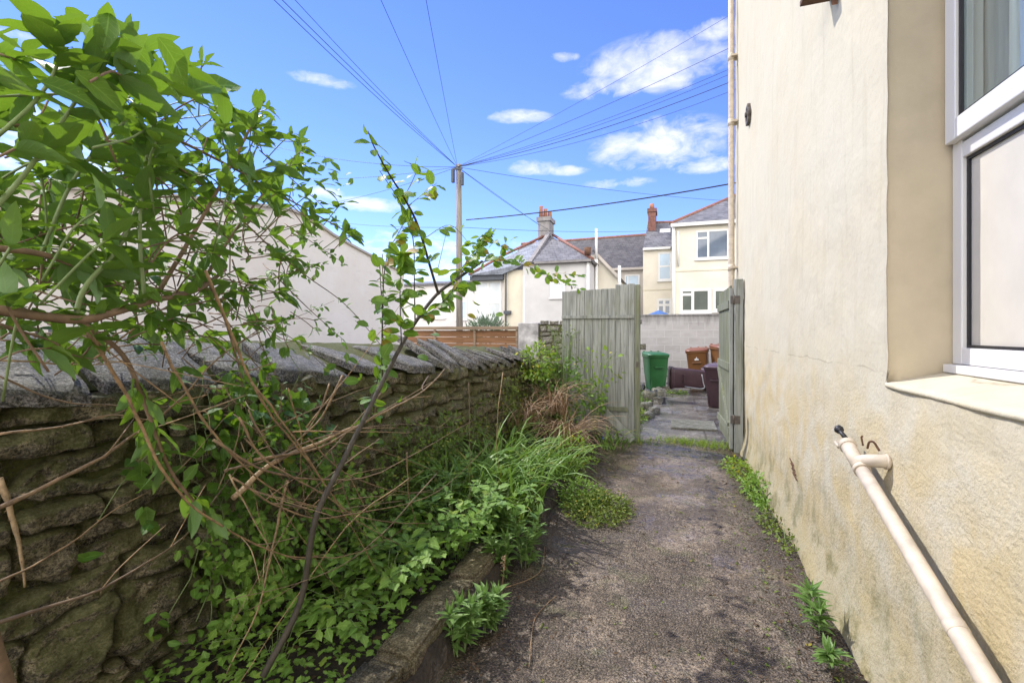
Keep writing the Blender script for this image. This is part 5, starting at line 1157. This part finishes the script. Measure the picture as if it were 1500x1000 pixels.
# ------------------------------------------------------------------ stuff: litter, seedlings, bed undergrowth
m = M(); r = random.Random(5)
for k in range(3600):
    y = .9 + 6.2 * r.random() ** 1.4; s_ = r.choice((-1, 1, 1)); x = (.80 - abs(r.gauss(0, .22))) if s_ > 0 else (-.95 + abs(r.gauss(0, .18)))
    if k % 4 == 0: x = r.uniform(-.85, .78)
    L = r.uniform(.006, .03); z = path_z(x, y)
    m.leaf((x, y, z + .004), V((r.gauss(0, 1), r.gauss(0, 1), r.gauss(0, .15))), V((r.gauss(0, .35), r.gauss(0, .35), 1)), L, L * r.uniform(.3, .7), .2, .2, 2, 1)
for k in range(520):
    x, y = r.uniform(-1.9, -1.2), 1.2 + 4 * r.random(); L = r.uniform(.02, .05)
    m.leaf((x, y, bed_z(x, y) + .006), V((r.gauss(0, 1), r.gauss(0, 1), r.gauss(0, .15))), V((r.gauss(0, .4), r.gauss(0, .4), 1)), L, L * .5, .3, .2, 2, 0)
tag(m.build('leaf_litter', MT['litter'], attr=True), 'scattered brown leaf litter on path and bed', 'leaf litter', kind='stuff')
m = M()
for k in range(420):
    y = 1.5 + 5.2 * r.random(); x = .78 - abs(r.gauss(0, .20)) if r.random() < .75 else r.uniform(-.7, .6); z = path_z(x, y)
    for j in range(r.choice((2, 3, 4))):
        L = r.uniform(.007, .022); m.leaf((x + r.gauss(0, .008), y + r.gauss(0, .008), z + .003), V((r.gauss(0, 1), r.gauss(0, 1), .5)), V((0, 0, 1)) + R3(r, .3), L, L * .55, .2, .2, 2, 1)
tag(m.build('seedlings', MT['moss'], attr=True), 'tiny green seedlings dotted over the path', 'seedlings', kind='stuff')
m = M()
for k in range(3400):
    x, y = r.uniform(-1.88, -1.16), 1.2 + 5.2 * r.random() ** 1.3; z = bed_z(x, y); L = r.uniform(.02, .05)
    m.lobed((x, y, z + r.uniform(.0, .09)), V((r.gauss(0, 1), r.gauss(0, 1), .3)), V((0, 0, 1)) + R3(r, .3), L, L * .7, r)
tag(m.build('undergrowth', MT['herb'], attr=True), 'low green undergrowth covering the plant bed', 'undergrowth', kind='stuff')
# ------------------------------------------------------------------ camera, light, sky
cam = bpy.data.cameras.new('camera'); co = bpy.data.objects.new('camera', cam); C.objects.link(co)
cam.sensor_width = 36; cam.lens = 36 * F / 1500; cam.shift_y = -13 / 1500; cam.clip_start = .05; cam.clip_end = 1000
co.location = (0, 0, CAMZ); co.rotation_euler = (PI / 2, 0, TH); bpy.context.scene.camera = co
EL, AZ = math.radians(50), math.radians(25)
sd = V((-math.cos(AZ) * math.cos(EL), math.sin(AZ) * math.cos(EL), math.sin(EL)))
l = bpy.data.lights.new('sun', 'SUN'); l.energy = 2.0; l.angle = math.radians(.6); l.color = (1, .95, .89)
lo = bpy.data.objects.new('sun', l); C.objects.link(lo); lo.rotation_euler = sd.to_track_quat('Z', 'Y').to_euler()
w = bpy.data.worlds.new('World'); bpy.context.scene.world = w; w.use_nodes = True
class W_(Mat):
    def __init__(s): s.t = w.node_tree; s.t.nodes.clear(); s.out = s.t.nodes.new('ShaderNodeOutputWorld')
m = W_()
sky = m.n('TexSky', {'sky_type': 'NISHITA', 'sun_disc': False, 'sun_elevation': EL, 'sun_rotation': math.atan2(sd.x, sd.y) % (2 * PI), 'air_density': 1.0, 'dust_density': .0, 'ozone_density': 2.2})
dr = m.n('TexCoord').outputs['Generated']
x, y, z = m.sep(dr)[0:3]
zc = m.math('ADD', m.math('MAXIMUM', z, 0.0), .22)
pl = m.n('CombineXYZ', X=m.math('DIVIDE', x, zc), Y=m.math('DIVIDE', y, zc), Z=0.0).outputs[0]
dist = m.n('TexNoise', Vector=pl, Scale=5.0, Detail=3.0).outputs['Color']
wv = m.n('VectorMath', {'operation': 'MULTIPLY_ADD'}); m.set(wv.inputs[0], dist); wv.inputs[1].default_value = (.14, .14, 0); m.set(wv.inputs[2], pl)
nz = m.noise(wv.outputs[0], 5.5, 9, .62); n2 = m.noise(wv.outputs[0], 20, 6, .6)
tot = None
for (px, py, rx, ry, k) in ((965, 92, 135, 52, 1.0), (1050, 45, 60, 22, 1), (880, 128, 70, 22, .9), (825, 84, 26, 10, .8), (760, 171, 55, 13, 1.0), (965, 210, 125, 46, 1.0), (1035, 243, 62, 15, .9), (780, 245, 45, 15, .8), (832, 250, 35, 9, .7), (905, 268, 60, 10, .6), (470, 117, 55, 13, .7), (535, 300, 80, 13, .9), (468, 282, 40, 12, .9), (20, 215, 190, 85, .9), (600, 372, 200, 40, .55), (100, 250, 160, 50, .8), (550, 395, 260, 60, .6), (30, 55, 60, 14, .4), (700, 385, 140, 40, .6)):
    d = ray(px, py).normalized(); rg_ = d.cross(V((0, 0, 1))).normalized(); up = rg_.cross(d)
    q = (ray(px + rx, py).normalized() - d).length; s_ = (ray(px, py - ry).normalized() - d).length
    def dot(v):
        nd = m.n('VectorMath', {'operation': 'DOT_PRODUCT'}); m.set(nd.inputs[0], dr); nd.inputs[1].default_value = v; return nd.outputs['Value']
    a, b = dot(rg_ / q), dot(up / s_); f = m.math('GREATER_THAN', dot(d), 0.0)
    rr = m.math('ADD', m.math('MULTIPLY', a, a), m.math('MULTIPLY', b, b))
    bl = m.math('MULTIPLY', m.math('MULTIPLY', m.math('SUBTRACT', 1.0, rr, clamp=True), f), k)
    tot = bl if tot is None else m.math('MAXIMUM', tot, bl)
den = m.math('ADD', tot, m.math('ADD', m.math('MULTIPLY', m.math('SUBTRACT', nz, .5), 3.4), m.math('MULTIPLY', m.math('SUBTRACT', n2, .5), 1.3)))
den = m.math('MULTIPLY', m.ramp(m.math('MULTIPLY', den, .62), [(.10, 0), (.95, 1)]), m.math('MULTIPLY', tot, 3.0, clamp=True), clamp=True)
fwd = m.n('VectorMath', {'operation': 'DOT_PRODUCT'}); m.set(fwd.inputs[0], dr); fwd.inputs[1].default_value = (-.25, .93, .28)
back_fill = m.n('MapRange', Value=fwd.outputs['Value'], i1=.12, i2=-.35, i3=0.0, i4=1.0).outputs[0]  # bright cloud added to the unseen sky behind the camera to lift the shade
nb = m.noise(dr, 2.2, 7, .6); back_fill = m.math('MULTIPLY', back_fill, m.math('MULTIPLY', m.ramp(nb, [(.36, .35), (.55, 1)]), m.math('GREATER_THAN', z, 0.0)))
hs = m.n('HueSaturation', Hue=.518, Saturation=1.16, Value=1.0, Color=sky.outputs[0])
skyc = m.mix(1.0, hs.outputs[0], (.70, .76, .97), 'MULTIPLY')
out = m.mix(m.math('MULTIPLY', den, .85), skyc, (4.9, 4.8, 4.75)); out = m.mix(back_fill, out, (17.0, 16.2, 15.2))
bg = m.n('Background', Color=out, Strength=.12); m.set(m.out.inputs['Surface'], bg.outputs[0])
sc = bpy.context.scene; sc.view_settings.view_transform = 'Standard'; sc.view_settings.look = 'None'; sc.view_settings.gamma = 1; sc.view_settings.exposure = 1.25
sc.cycles.use_denoising = True; sc.cycles.denoising_prefilter = 'ACCURATE'; sc.cycles.sample_clamp_indirect = 4; sc.cycles.max_bounces = 6; sc.cycles.transparent_max_bounces = 12; sc.cycles.caustics_reflective = False; sc.cycles.caustics_refractive = False
